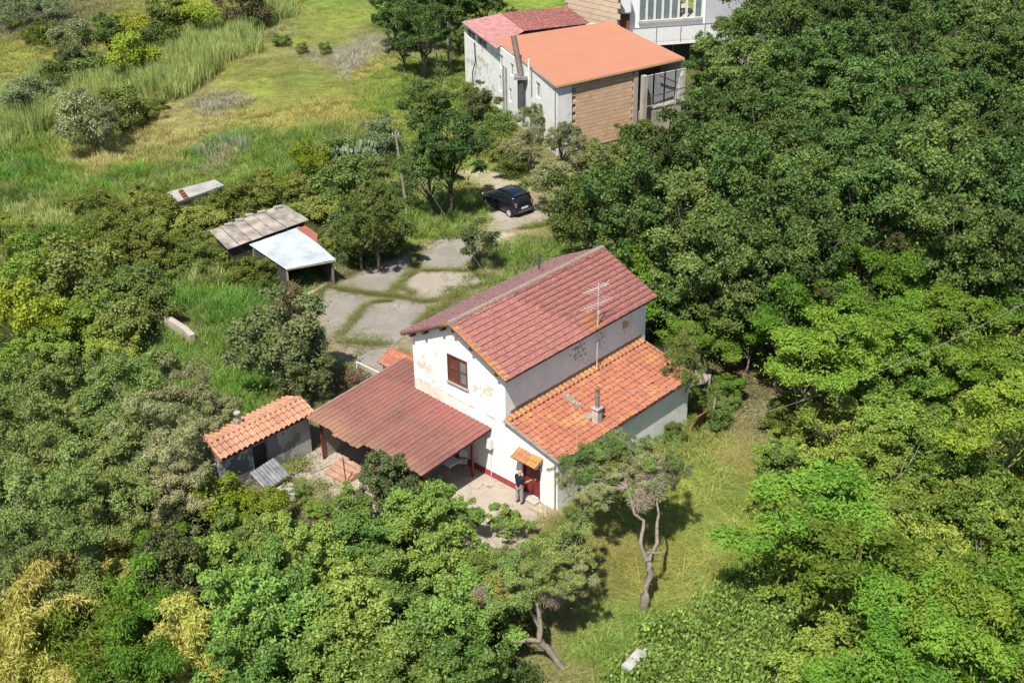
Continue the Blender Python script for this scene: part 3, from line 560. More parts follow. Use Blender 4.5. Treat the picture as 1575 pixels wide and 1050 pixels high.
# chair and table under the porch
def folding_chair(loc, rz, label):
    e = empty('chair', loc, rz, label, 'chair'); s = MB().box((0, 0, .43), (.42, .42, .03)); s.build('seat', M['plastic_white'], e, bevel=.01)
    b_ = MB().box((0, .2, .72), (.42, .03, .42)); b_.build('backrest', M['plastic_white'], e, bevel=.01)
    for a in (-1, 1):
        for b in (-1, 1): MB().tube([(a*.18, b*.18, .42), (a*.2, b*.22, 0)], .014, 6).build('leg', M['metal'], e)
cw = toH(U(712, 705, .6)); folding_chair(fromH(cw.x, cw.y, .03), -PHI+.6, 'white plastic chair in the shade under the porch roof')
tw = toH(U(690, 712, .7)); te = empty('table', fromH(tw.x-.3, tw.y+.1, .03), -PHI, 'small pale table standing deep in the porch shade', 'table')
MB().box((0, 0, .72), (1.3, .75, .04)).build('tabletop', M['plastic_white'], te, bevel=.01)
for a in (-1, 1):
    for b in (-1, 1): MB().tube([(a*.58, b*.3, .7), (a*.6, b*.32, 0)], .02, 6).build('leg', M['metal'], te)
# ------------------------------------------------------------------ outbuilding
ob = empty('outbuilding', fromH(-8.55, -4.15), -PHI, 'low grey rendered outbuilding with terracotta tiled roof left of the porch', 'shed')
M['dirty_shaded_wall'] = plaster('dirty_shaded_render', (.42, .42, .41), [((0, -2.5, .8), 2.6, (.20, .20, .19), 1.6, .42), ((0, -4, 1), 1.5, (.15, .15, .14), 3, .42)], .35)  # dirt noise, plus dark blotches painting tree shade over the left half
OL = 5.1; orx, oe, oz = -.85, 2.24, 2.6; fx = -1.8
holed([(-OL, -.2), (-.05, -.2), (-.05, oe), (-OL, oe)], [(-3.3, -2.5, .15, 1.9)], 'x', -.12, .22, 'front_wall', M['dirty_shaded_wall'], ob)
holed([(-OL, -.2), (-.05, -.2), (-.05, oe), (-OL, oe)], [], 'x', fx+.22, .22, 'back_wall', M['dirty_shaded_wall'], ob)
for y in (-.05-.2, -OL): holed([(fx+.22, -.2), (-.34, -.2), (-.34, oe), (orx, oz-.05), (fx+.22, oe)], [], 'y', y, .2, 'end_wall', M['dirty_shaded_wall'], ob)
MB().box((-.3, -2.9, 1.0), (.05, .85, 1.75)).build('door', M['dark_wood'], ob)
def coppo(l, r0=.10, r1=.08, up=True):
    m = MB(); A = [math.pi*i/5 for i in range(6)]; s = 1 if up else -1
    vs = [(r*math.cos(a), v, s*r*math.sin(a)*.8+(0 if up else r*.6)+dz) for v, r, dz in ((0, r0, .03), (l, r1, 0)) for a in A]
    m.add(vs, [(i+1, i, 6+i, 7+i) for i in range(5)], smooth=True)
    inner = [(v[0]*.8, v[1], v[2]-.02*s) for v in vs[:6]]; m.add(vs[:6]+inner, [(i, i+1, 7+i, 6+i) for i in range(5)]); return m
M['coppo'] = tilemat('terracotta_tile', (.48, .24, .15), (.38, .17, .10), (.55, .36, .25), (.26, .15, .10), .5, lick=.64)
for (e_, ridge_, ud, nm) in ((Vector((.16, 0, oe-.02)), Vector((orx, 0, oz+.03)), -1, 'tile'), (Vector((fx-.14, 0, oe-.02)), Vector((orx, 0, oz+.03)), 1, 'tile')):
    v = ridge_-e_; L_ = v.length; nC, nR = 17, 3; vs_ = ridge_-e_
    MB().slab([e_+Vector((0, .08, -.02)), e_+Vector((0, -OL-.1, -.02)), ridge_+Vector((0, -OL-.1, -.02)), ridge_+Vector((0, .08, -.02))], .05).build('roof_deck', M['deck'], ob)
    for up, off in ((False, 0), (True, .5)):
        me = coppo(L_/nR*1.15, up=up).mesh('tile'); me.materials.append(M['coppo'])
        for i in range(nC+1 if up else nC+1):
            for j in range(nR):
                y = .06-(i+off)*(OL+.14)/(nC+1)
                o_ = e_+vs_*(j/nR)+Vector((0, y, .03 if not up else .06)); F = frame_(o_, (0, ud, 0) if ud > 0 else (0, 1, 0), v)
                if F.to_3x3().determinant() < 0 or (F.col[2].z < 0): F = frame_(o_, (0, -1, 0), v)
                o = link('tile', me, ob); o.matrix_local = F @ Matrix.Rotation(random.uniform(-.04, .04), 4, 'Z')
for k in range(14):
    me = coppo(.42, .12, .1).mesh('ridge_tile'); me.materials.append(M['coppo']); o = link('ridge_tile', me, ob); o.matrix_local = Matrix.Translation((orx, .1-(k+1)*.375, oz+.07)) @ Matrix.Rotation(0, 4, 'Z')
cw = toH(U(365, 640, 2.95)); cl = Vector((cw.x+8.55, cw.y+4.15, 0))
cp = empty('chimney_pot', (cl.x, cl.y, oz-.05)); cp.parent = ob
MB().box((0, 0, .1), (.3, .3, .3)).build('base', M['mortar'], cp); MB().tube([(0, 0, .25), (0, 0, .5), (0, 0, .52), (0, 0, .62)], [.13, .12, .17, .15], 10).build('pot', M['concrete'], cp)
me_ = empty('metal_sheet', fromH(-8.15, -7.2), -PHI+.12, 'grey corrugated metal sheet leaning at the outbuilding wall', 'metal sheet')
m = MB(); n_ = 16; vs = []
for z_, x_ in ((.95, -.25), (.35, .75)):
    for k in range(n_+1): vs.append((x_, -.75+k*1.5/n_, z_+.03*(k % 2)))
m.add(vs, [(k, k+1, n_+2+k, n_+1+k) for k in range(n_)]); m.build('sheet', plain('galvanised_dirty', (.22, .23, .23), .7, .1, var=.6, sc=3), me_)
m = MB(); m.box((.55, 0, .2), (.5, 1.2, .4)); m.build('trestle', M['dark_wood'], me_)
o = MB().box((0, 0, 0), (1.3, .28, .22), 0).build('concrete_block', M['concrete'], None, U(430, 752, .15)); o.rotation_euler = (0, .1, .6); tag(o, 'pale concrete kerb block lying in weeds in front of the outbuilding', 'block')
o = MB().prism([(-.4, -.15), (.35, -.28), (.5, .1), (.1, .32), (-.35, .2)], 0, .35).build('rock', M['concrete_grey'], None, U(443, 765, .3)); tag(o, 'grey white rock among weeds beside the concrete block', 'rock')
# posts, sticks, rail around the left yard
a = U(533, 747); tag(MB().tube([a, a+Vector((-.05, 0, 1.55))], .03, 6).build('iron_post', M['rust']), 'thin rusty iron post standing before the terracotta steps', 'post')
for k, (p0, p1, lb) in enumerate((((478, 727), (508, 709), 'pale cane lying from the steps towards the outbuilding'), ((430, 715), (452, 735), 'bare stick lying nearest the metal sheet'), ((433, 704), (470, 722), 'upper bare stick lying in front of the outbuilding wall'))):
    tag(MB().tube([U(*p0, .12), U(*p1, .3)], .025, 5).build('stick', M['old_wood']), lb, 'stick')
a, b = U(548, 556, .8), U(588, 575, .8)
rl = empty('handrail', (0, 0, 0), 0, 'thin white handrail behind the porch roof', 'rail'); rl.location = (a.x, a.y, 0)
MB().tube([(0, 0, .8), (b.x-a.x, b.y-a.y, .8)], .03, 6).build('rail', M['white_wood'], rl)
for q_ in (0, 1): MB().tube([((b.x-a.x)*q_, (b.y-a.y)*q_, 0), ((b.x-a.x)*q_, (b.y-a.y)*q_, .8)], .025, 6).build('post', M['white_wood'], rl)
# white trough bottom right
w = U(975, 1020, .3); o = MB().box((0, 0, .12), (1.15, .42, .24)).box((.72, .0, .1), (.3, .12, .08)).build('stone_trough', plain('pale_stone', (.38, .37, .34), .8, var=.3), None, w, bevel=.02); o.rotation_euler = (0, .05, .95); tag(o, 'pale grey stone trough half buried in ivy at the bottom of the lawn', 'trough')
# white stone heap by the lean-to far corner
for k, (a, b, z, s) in enumerate(((1071, 572, .9, .32), (1077, 582, .6, .36), (1082, 566, .5, .3))):
    w = U(a, b, z); r_ = random.Random(k); m = bmesh.new(); bmesh.ops.create_icosphere(m, subdivisions=2, radius=s)
    for v in m.verts: v.co *= r_.uniform(.8, 1.15)
    for v in m.verts: v.co.z = v.co.z*.9
    me = bpy.data.meshes.new('stone'); m.to_mesh(me); m.free(); me.materials.append(M['concrete']); o = link('stone', me, None, w)
    tag(o, ['white stone on top of the heap at the far corner of the lean-to', 'middle white stone of the heap at the far corner of the lean-to', 'smallest white stone of the heap at the far corner of the lean-to'][k], 'stone', 'stones heaped at the lean-to corner')
w = U(1075, 585, 0); o = MB().prism([(w.x-.6, w.y-.5), (w.x+.5, w.y-.6), (w.x+.7, w.y+.4), (w.x-.4, w.y+.6)], 0, .45).build('rubble_base', M['concrete_grey']); tag(o, 'low rubble base under the white stones beside the lean-to', 'rubble')
# ------------------------------------------------------------------ electrical wires and utility pole
def wire(a, b, label, sag=.3, r=.007, mat='metal'): return curve_obj('wire', [a, b], r, M[mat], label, 'wire', sag=sag)
pb = U(624, 308); up = empty('utility_pole', pb, 0, 'leaning weathered wooden utility pole beside the dark trees', 'utility pole')
ptop = U(611, 207, 4.9); pt_ = ptop-pb
dr_ = ray(608, 203); ptop = Vector((0, 0, CAM_H))+dr_*(pb.y/dr_.y); pt_ = ptop-pb
MB().tube([(0, 0, -.2), pt_*.5, pt_], [.11, .1, .08], 8).build('pole', M['old_wood'], up); MB().box(pt_+Vector((0, 0, -.25)), (.5, .06, .08)).build('crossarm', M['old_wood'], up)
for x in (-.2, .2): MB().tube([pt_+Vector((x, 0, -.2)), pt_+Vector((x, 0, -.06))], [.035, .02], 8).build('insulator', M['plastic_white'], up)
wire(ptop+Vector((.1, 0, -.15)), fromH(-WID-.1, 6.0, HE-.4), 'thin wire from the utility pole down to the far eave of the farmhouse', .5)
wire(ptop+Vector((-.15, 0, -.15)), U(441, 445, .5), 'left of the two stay wires from the pole to the tin shed', .05)
wire(ptop+Vector((-.05, 0, -.25)), U(452, 445, .5), 'right of the two stay wires from the pole to the tin shed', .05)
wire(U(900, 260, 5), fromH(-WID-.1, 7.5, HE-.3), 'thin wire from the grey green trees to the house behind the small tree', .3)
wire(U(1170, 636, 1.8), U(1620, 443, 9), 'long pale wire slanting up across the locust trees', .5, .008)
# person ------------------------------------------------------------------
def skin(name, verts, edges, mat, parent, root=0, sub=2):
    me = bpy.data.meshes.new(name); me.from_pydata([v[:3] for v in verts], edges, []); o = link(name, me, parent, mat=mat)
    mo = o.modifiers.new('s', 'SKIN'); mo.use_smooth_shade = True
    for i, v in enumerate(verts):
        s = me.skin_vertices[0].data[i]; r = v[3]; s.radius = (r if not hasattr(r, '__len__') else r[0], r if not hasattr(r, '__len__') else r[1]); s.use_root = (i == root)
    if sub: so = o.modifiers.new('u', 'SUBSURF'); so.levels = sub; so.render_levels = sub
    return o
pe = empty('person', fromH(xm-.12, -.66, .03), -PHI+R(-8), 'bald person in navy polo and grey trousers reaching for the red door', 'person')
skinm = plain('skin', (.50, .27, .19), .6, var=.1); navy = plain('navy_polo', (.012, .018, .035), .8, var=.2); grey = plain('grey_trousers', (.33, .31, .30), .85, var=.15)
# faces +Y (towards the door); right hand forward
bv = [(0, 0, .95, (.15, .11)), (0, -.01, 1.15, (.155, .11)), (0, 0, 1.35, (.17, .11)), (0, .01, 1.46, (.08, .07)), (0, .03, 1.55, (.06, .06)), (0, .045, 1.65, (.085, .095)), (0, .05, 1.73, (.07, .085)),
 (.19, 0, 1.41, .06), (.27, .1, 1.2, .047), (.25, .36, 1.16, .037), (.245, .42, 1.16, .03), (-.19, 0, 1.41, .06), (-.27, .03, 1.16, .047), (-.22, .2, 1.02, .037), (-.19, .26, 1.02, .03),
 (.1, 0, .88, .10), (.11, .02, .5, .065), (.12, 0, .12, .045), (-.1, 0, .88, .10), (-.12, -.01, .5, .065), (-.13, -.05, .12, .045)]
be = [(0, 1), (1, 2), (2, 3), (3, 4), (4, 5), (5, 6), (2, 7), (7, 8), (8, 9), (9, 10), (2, 11), (11, 12), (12, 13), (13, 14), (0, 15), (15, 16), (16, 17), (0, 18), (18, 19), (19, 20)]
skin('body', bv, be, skinm, pe)
for hx, hy, hz, s in ((.245, .42, 1.16, 1), (-.19, .26, 1.02, -1)):
    for f in range(4):
        fx_ = (f-1.5)*.022; L1 = (.035, .042, .04, .03)[f]
        skin('finger', [(hx+fx_*.6, hy+.01, hz, .014), (hx+fx_, hy+.06, hz+.005, .010), (hx+fx_, hy+.06+L1, hz-.01, .009), (hx+fx_, hy+.07+L1, hz-.035, .008)], [(0, 1), (1, 2), (2, 3)], skinm, pe, 0, 1)
    skin('thumb', [(hx-s*.015, hy+.0, hz, .013), (hx-s*.04, hy+.035, hz-.01, .010), (hx-s*.04, hy+.065, hz-.02, .009)], [(0, 1), (1, 2)], skinm, pe, 0, 1)
skin('shirt', [(0, 0, .86, (.185, .14)), (0, -.01, 1.1, (.19, .145)), (0, 0, 1.35, (.205, .135)), (0, .01, 1.47, (.09, .08)), (.2, 0, 1.41, .078), (.275, .075, 1.24, .066), (-.2, 0, 1.41, .078), (-.27, .015, 1.22, .066)], [(0, 1), (1, 2), (2, 3), (2, 4), (4, 5), (2, 6), (6, 7)], navy, pe)
skin('trousers', [(0, 0, .96, (.165, .125)), (.1, 0, .85, .115), (.115, .02, .5, .088), (.12, .0, .08, .07), (-.1, 0, .85, .115), (-.125, -.01, .5, .088), (-.13, -.05, .08, .07)], [(0, 1), (1, 2), (2, 3), (0, 4), (4, 5), (5, 6)], grey, pe)
for x, y in ((.12, 0), (-.13, -.05)): skin('shoe', [(x, y-.05, .05, .045), (x, y+.08, .045, .045), (x, y+.17, .035, .035)], [(0, 1), (1, 2)], M['rubber'], pe, 0, 1)
for s in (-1, 1): MB().tube([(s*.083, .04, 1.62), (s*.095, .035, 1.65), (s*.088, .03, 1.68)], [.012, .018, .014], 6).build('ear', skinm, pe)
MB().tube([(0, .125, 1.68), (0, .15, 1.645), (0, .135, 1.635)], [.008, .015, .01], 6).build('nose', skinm, pe)
for s in (-1, 1): MB().tube([(s*.032, .128, 1.675), (s*.032, .138, 1.675)], .008, 6).build('eye', M['rubber'], pe)
MB().tube([(-.022, .132, 1.605), (0, .138, 1.603), (.022, .132, 1.605)], .005, 5).build('mouth', M['red_base'], pe)

# ------------------------------------------------------------------ cars
def loft(stations, n_sec, mat_f):
    """stations: (x, [(y, z) half section from roof centre line down to sill]) mirrored"""
    V = []; k = len(stations[0][1]); F = []
    for x, sec in stations:
        for y, z in sec: V.append((x, y, z))
        for y, z in reversed(sec[1:]): V.append((x, -y, z))
    m = 2*k-1
    for i in range(len(stations)-1):
        for j in range(m-1): F.append((i*m+j, i*m+j+1, (i+1)*m+j+1, (i+1)*m+j))
        F.append((i*m+m-1, i*m, (i+1)*m, (i+1)*m+m-1))
    F.append(tuple(range(m))); F.append(tuple(reversed(range((len(stations)-1)*m, len(stations)*m))))
    return V, F
def hatch(loc, rz, label, body, roofc, group=None, van=False):
    e = empty('parked_car', loc, rz, label, 'car', group); Ln, Wd, Ht = (3.43, 1.62, 1.46)
    # lower body, front at -x
    st = []
    for x, w_, zt, zb in ((-1.72, .55, .52, .28), (-1.66, .68, .66, .22), (-1.4, .77, .76, .18), (-1.0, .80, .87, .18), (-.6, .81, .93, .18), (0, .815, .95, .18), (.6, .815, .98, .18), (1.1, .81, 1.0, .18), (1.45, .79, 1.0, .2), (1.64, .74, .95, .24), (1.71, .62, .62, .28)):
        st.append((x, [(0, zt+.02), (w_*.6, zt+.015), (w_*.9, zt-.02), (w_, zt-.14), (w_*1.0, (zt+zb)/2), (w_*.97, zb+.06), (w_*.85, zb)]))
    V, F = loft(st, 0, 0); m = MB(); m.add(V, F, 0, True); o = m.build('body', body, e); sb = o.modifiers.new('s', 'SUBSURF'); sb.levels = 1; sb.render_levels = 2
    gh = [(-.98, .62, .88, .0), (-.72, .66, 1.04, 0), (-.32, .64, 1.33, 0), (.1, .62, 1.43, 0), (.6, .62, 1.45, 0), (1.1, .61, 1.41, 0), (1.36, .60, 1.33, 0), (1.52, .62, 1.05, 0), (1.58, .64, .93, 0)]
    st = []
    for x, w_, zt, _ in gh:
        zb = .90; hgt = zt-zb
        st.append((x, [(0, zt+.01), (w_*.6, zt), (w_*.92-.02*hgt, zt-.03), (w_+.05-.04*hgt, zt-.1*min(1, hgt*3)), (w_+.12, zb), (w_+.05, zb-.05)]))
    V, F = loft(st, 0, 0); gl = MB(); gl.add(V, F, 0, True); o = gl.build('glasshouse', M['glass_dark'], e); sb = o.modifiers.new('s', 'SUBSURF'); sb.levels = 1; sb.render_levels = 2
    st = []
    for x, w_, zt in ((-.28, .52, 1.345), (.1, .56, 1.445), (.6, .57, 1.465), (1.1, .56, 1.43), (1.4, .52, 1.33)):
        st.append((x, [(0, zt+.02), (w_*.6, zt+.015), (w_, zt-.005), (w_*1.03, zt-.03)]))
    V, F = loft(st, 0, 0); rf = MB(); rf.add(V, F, 0, True); rf.build('roof_panel', roofc, e)
    for s in (-1, 1):
        MB().beam((-.95, s*.66, .93), (-.25, s*.575, 1.36), .05, .04).build('pillar', body, e)
        MB().beam((.35, s*.735, .95), (.38, s*.60, 1.42), .08, .03).build('pillar', body, e)
        MB().beam((1.6, s*.64, .95), (1.36, s*.56, 1.36), .09, .05).build('pillar', body, e)
        MB().box((-.62, s*.86, .98), (.14, .16, .11)).build('mirror', body, e, bevel=.02)
        MB().box((-1.6, s*.55, .68), (.2, .26, .14)).build('headlight', M['lamp_clear'], e, bevel=.03)
        MB().box((1.645, s*.64, .86), (.12, .14, .26)).build('taillight', M['lamp_red'], e, bevel=.03)
        MB().box((-.1, s*.828, .78), (.16, .025, .03)).build('door_handle', body, e)
        MB().box((-.1, s*.812, .5), (.012, .02, .62)).build('door_seam', M['rubber'], e)
        for x in (-1.12, 1.15):
            wl = empty('wheel', (x, s*.74, .29)); wl.parent = e
            MB().tube([(0, -.09, 0), (0, .09, 0)], .29, 20).build('tyre', M['rubber'], wl)
            r_ = MB().tube([(0, s*.07, 0), (0, s*.1, 0)], .19, 14)
            for a in range(8): r_.box((.11*math.cos(a*math.pi/4), s*.105, .11*math.sin(a*math.pi/4)), (.13, .015, .04), M=Matrix.Rotation(-a*math.pi/4, 4, 'Y'))
            r_.build('rim', M['rim'], wl)
            MB().tube([(0, -s*.06, 0), (0, s*.068, 0)], .34, 20).build('arch', M['rubber'], wl)
    MB().box((1.715, 0, .62), (.02, .52, .11)).build('number_plate', M['plastic_white'], e)
    MB().box((1.69, 0, .38), (.1, 1.1, .14)).build('rear_bumper', M['steel_dark'], e, bevel=.03)
    MB().tube([(1.6, -.05, 1.12), (1.63, .35, 1.05)], .012, 5).build('wiper', M['rubber'], e)
    return e
t = NT('navy_car_paint'); t.fin((.006, .007, .014, 1), .22, 0, .5); t.b.inputs['Coat Weight'].default_value = .6; t.b.inputs['Coat Roughness'].default_value = .08; M['car_navy'] = t.mat
t = NT('car_glass'); t.fin((.012, .016, .018, 1), .06, 0, .6); M['glass_dark'] = t.mat
t = NT('white_car_paint'); t.fin((.75, .75, .74, 1), .3, 0, .5); M['car_white'] = t.mat
M['lamp_clear'] = plain('lamp_clear', (.5, .5, .5), .15); M['lamp_red'] = plain('lamp_red', (.30, .12, .13), .2, spec=.6); M['rim'] = plain('wheel_rim', (.55, .55, .56), .35, .4)
cw = (U(743, 316)+U(812, 322))/2
ca, cbk = U(747, 316), U(788, 335)             # left wheels on the ground: front and rear
cdir = (cbk-ca).normalized(); crz = math.atan2(cdir.y, cdir.x); cc = (ca+cbk)/2+Vector((-cdir.y, cdir.x, 0))*.74
hatch(cc, crz, 'small dark navy hatchback parked at the end of the dirt track', M['car_navy'], M['car_navy']).scale = (1.08, 1.08, 1.1)

# ------------------------------------------------------------------ sheds on the left
def poly3(pts): return [U(a, b, z) for a, b, z in pts]
sd = poly3([(350, 384, 1.85), (476, 338, 1.9), (437, 314, 2.3), (322, 355, 2.25)]); o0 = Vector((sd[0].x, sd[0].y, 0))
s1 = empty('old_shed', o0, 0, 'low shed with grey fibre cement roof half buried in vines', 'shed'); S = [p_-o0 for p_ in sd]
for k in range(7):
    a, b = S[0].lerp(S[1], k/7+.003), S[0].lerp(S[1], (k+1)/7-.003); d_, c_ = S[3].lerp(S[2], k/7+.003), S[3].lerp(S[2], (k+1)/7-.003)
    n_ = 12; m = MB(); up_ = Vector((0, 0, .01*(k % 2)))
    vs = [a.lerp(b, i/n_)+up_+Vector((0, 0, .022*(i % 2))) for i in range(n_+1)]+[d_.lerp(c_, i/n_)+up_+Vector((0, 0, .022*(i % 2))) for i in range(n_+1)]
    m.add(vs, [(i, i+1, n_+2+i, n_+1+i) for i in range(n_)]); ob_ = m.build('roof_panel', plain('fibre_cement', (.32, .28, .235), .95, var=.6, sc=1.5, bump=.4) if k == 0 else M['fibre'], s1)
    if k == 0: M['fibre'] = ob_.data.materials[0]
    so_ = ob_.modifiers.new('s', 'SOLIDIFY'); so_.thickness = .02
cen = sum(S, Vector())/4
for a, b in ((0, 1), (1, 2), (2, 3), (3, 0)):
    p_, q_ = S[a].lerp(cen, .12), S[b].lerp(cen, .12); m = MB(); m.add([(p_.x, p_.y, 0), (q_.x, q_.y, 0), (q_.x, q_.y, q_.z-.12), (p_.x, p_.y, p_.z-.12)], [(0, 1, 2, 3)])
    o = m.build('wall', plain('shed_wall', (.07, .06, .05), .95, var=.4), s1); so_ = o.modifiers.new('s', 'SOLIDIFY'); so_.thickness = .12  # colour darkened to paint in the shade below the roof
for k in range(5):
    w = S[3].lerp(S[2], .25+k*.16)+Vector((random.uniform(-.2, .2), random.uniform(-.3, 0), .06)); MB().box(w, (.5, .22, .1), random.random()).build('loose_block', M['concrete_grey'], s1)
sd = poly3([(440, 414, 1.7), (517, 400, 1.75), (460, 350, 2.15), (383, 376, 2.1)]); o0 = Vector((sd[0].x, sd[0].y, 0)); S = [p_-o0 for p_ in sd]
s2 = empty('tin_shed', o0, 0, 'open shed under a bright white tin roof beside the driveway', 'shed')
tin = plain('white_tin', (.46, .50, .53), .45, .1, var=.3, sc=1.2)
for k in range(4):
    a, b = S[0].lerp(S[1], k/4), S[0].lerp(S[1], (k+1)/4); d_, c_ = S[3].lerp(S[2], k/4), S[3].lerp(S[2], (k+1)/4); z = Vector((0, 0, .012*k)); n_ = 8
    if k == 3: c_ = c_.lerp(b, .0)
    vs = [a.lerp(b, i/n_)+z+Vector((0, 0, .012*(i % 2))) for i in range(n_+1)]+[d_.lerp(c_, i/n_)+z+Vector((0, 0, .012*(i % 2))) for i in range(n_+1)]
    m = MB(); m.add(vs, [(i, i+1, n_+2+i, n_+1+i) for i in range(n_)]); o = m.build('roof_sheet', tin, s2); so_ = o.modifiers.new('s', 'SOLIDIFY'); so_.thickness = .01
rs = [p_-o0 for p_ in poly3([(487, 373, 2.0), (489, 360, 2.15), (470, 347, 2.25), (456, 351, 2.2)])]
m = MB(); m.slab(rs, .03); m.build('red_sheet', M['rust'] if 0 else plain('red_roof_sheet', (.30, .10, .07), .7), s2)
for k in (0, 1, 2, 3):
    w = S[k].lerp(sum(S, Vector())/4, .1); MB().beam((w.x, w.y, 0), (w.x, w.y, w.z-.03), .1).build('post', M['old_wood'], s2)
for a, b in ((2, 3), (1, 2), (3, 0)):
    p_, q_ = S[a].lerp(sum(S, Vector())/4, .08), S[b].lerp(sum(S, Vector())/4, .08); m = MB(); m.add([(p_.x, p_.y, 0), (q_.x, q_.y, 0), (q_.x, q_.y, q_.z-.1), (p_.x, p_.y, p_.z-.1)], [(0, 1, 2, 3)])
    o = m.build('wall', plain('tin_shed_wall', (.06, .055, .05), .95), s2); so_ = o.modifiers.new('s', 'SOLIDIFY'); so_.thickness = .08  # near-black colour stands in for the shaded void under the tin
MB().beam(S[0]+Vector((0, 0, -.05)), S[1]+Vector((0, 0, -.05)), .06, .08).build('eave_beam', M['old_wood'], s2)
# ruin behind
sd = poly3([(268, 312, .9), (305, 302, .9), (345, 285, .9), (330, 276, 1.0), (256, 296, 1.0)]); o0 = Vector((sd[0].x, sd[0].y, 0)); S = [p_-o0 for p_ in sd]
ru = empty('ruined_hut', o0, 0, 'pale concrete ruin poking out of brambles below the meadow', 'ruin'); MB().slab([S[0], S[2], S[3], S[4]], .16).build('roof_slab', M['concrete_grey'], ru)
MB().prism([(v.x, v.y) for v in [S[q].lerp(sum(S, Vector())/5, .15) for q in (0, 2, 3, 4)]], -.3, .8).build('wall', M['concrete_grey'], ru)
for k in range(4):
    w = S[0].lerp(S[4], .15+k*.24)+Vector((.9, .2, .08)); MB().box(w, (.3, .22, .2), .5).build('hollow_block', M['rust'], ru)
# retaining wall left
rw = empty('retaining_wall', U(205, 482), 0, 'broken grey retaining wall stepping down through the bright grass', 'wall'); pts = [U(a, b)-U(205, 482) for a, b in ((205, 482), (228, 494), (245, 500), (258, 503), (285, 520), (298, 532))]
for k in range(5):
    if k == 2: continue
    a, b = pts[k], pts[k+1]; MB().beam(a+Vector((0, 0, .35)), b+Vector((0, 0, .32)), .35, .8).build('wall_section', M['concrete'], rw, bevel=.03)

# ------------------------------------------------------------------ building at the top
A, B_, C_, D_, E_ = [U(a, b, 5.5) for a, b in ((761, 60), (856, 132), (1053, 89), (938, 33), (768, 57))]
tb = empty('workshop', Vector((B_.x, B_.y, 0)), 0, 'white workshop with flat orange roof and brick wall above the track', 'building'); L = lambda v: v-Vector((B_.x, B_.y, 0))
orange = NT('orange_roofing'); n1 = orange.noise(.5, 3); cc_ = orange.mix(orange.step(n1, .3, .7), (.38, .165, .10, 1), (.41, .182, .112, 1)); cc_ = orange.mix(orange.math('MULTIPLY', orange.step(orange.noise(3, 5), .62, .8), .4), cc_, (.31, .14, .10, 1)); orange.fin(cc_, .8, 0, .2)
MB().slab([L(A), L(B_), L(C_), L(D_)], .12).build('orange_roof', orange.mat, tb)
for a, b in ((A, B_), (B_, C_)): MB().beam(L(a)+Vector((0, 0, -.10)), L(b)+Vector((0, 0, -.10)), .09, .12).build('fascia', M['concrete'] if a is A else plain('yellow_fascia', (.5, .36, .15), .7), tb)
rp = poly3([(709, 34, 5.3), (763, 74, 5.3), (762, 62, 5.4), (905, 36, 5.4), (873, 11, 5.6), (770, 21, 5.5)])
F1 = U(709, 34, 5.2); W0 = Vector((F1.x+.25, F1.y-.2, 0)); W1 = Vector((B_.x+.05, B_.y+.35, 0)); W2_ = U(985, 108, 5.3); W2_.z = 0; W2_ = W2_+Vector((-.15, .2, 0))
M['ws_wall'] = plaster('workshop_plaster', (.76, .75, .72), [((4, 0, 1), 8, (.5, .48, .43), 1.2, .52)], .15)
def wallquad(a, b, z1, name, mat, th=.25, z0=0, cut=None):
    d = b-a; L_ = Vector((d.x, d.y, 0)).length; e = math.atan2(d.y, d.x); holes = cut or []
    o = holed([(0, z0), (L_, z0), (L_, z1), (0, z1)], holes, 'y', 0, th, name, mat, tb); MX = Matrix.Translation(L(Vector((a.x, a.y, 0)))) @ Matrix.Rotation(e, 4, 'Z'); o.matrix_local = MX; return MX, L_, e
side, sL, sE = wallquad(W0, W1, 5.25, 'side_wall', M['ws_wall'], cut=[(.6, 2.8, 4.2, 4.9), (3.2, 5.6, 4.2, 4.9), (8.6, 9.3, 3.6, 4.7), (10.9, 11.6, 3.6, 4.6), (16.2, 17.0, 3.4, 4.6), (8.3, 8.8, 1.6, 2.9), (10.5, 11.1, 1.4, 2.5)])
for (x0, x1, z0, z1) in ((.6, 2.8, 4.2, 4.9), (3.2, 5.6, 4.2, 4.9), (8.6, 9.3, 3.6, 4.7), (10.9, 11.6, 3.6, 4.6), (16.2, 17.0, 3.4, 4.6), (8.3, 8.8, 1.6, 2.9), (10.5, 11.1, 1.4, 2.5)):
    w_ = empty('window'); w_.parent = tb; w_.matrix_local = side
    MB().box(((x0+x1)/2, .14, (z0+z1)/2), (x1-x0, .02, z1-z0)).build('pane', M['glass'], w_)
    m = MB()
    for x in (x0+.03, x1-.03, (x0+x1)/2): m.box((x, .1, (z0+z1)/2), (.05, .05, z1-z0-.1))
    for z in (z0+.03, z1-.03): m.box(((x0+x1)/2, .1, z), (x1-x0, .06, .05))
    m.build('frame', M['white_wood'], w_)
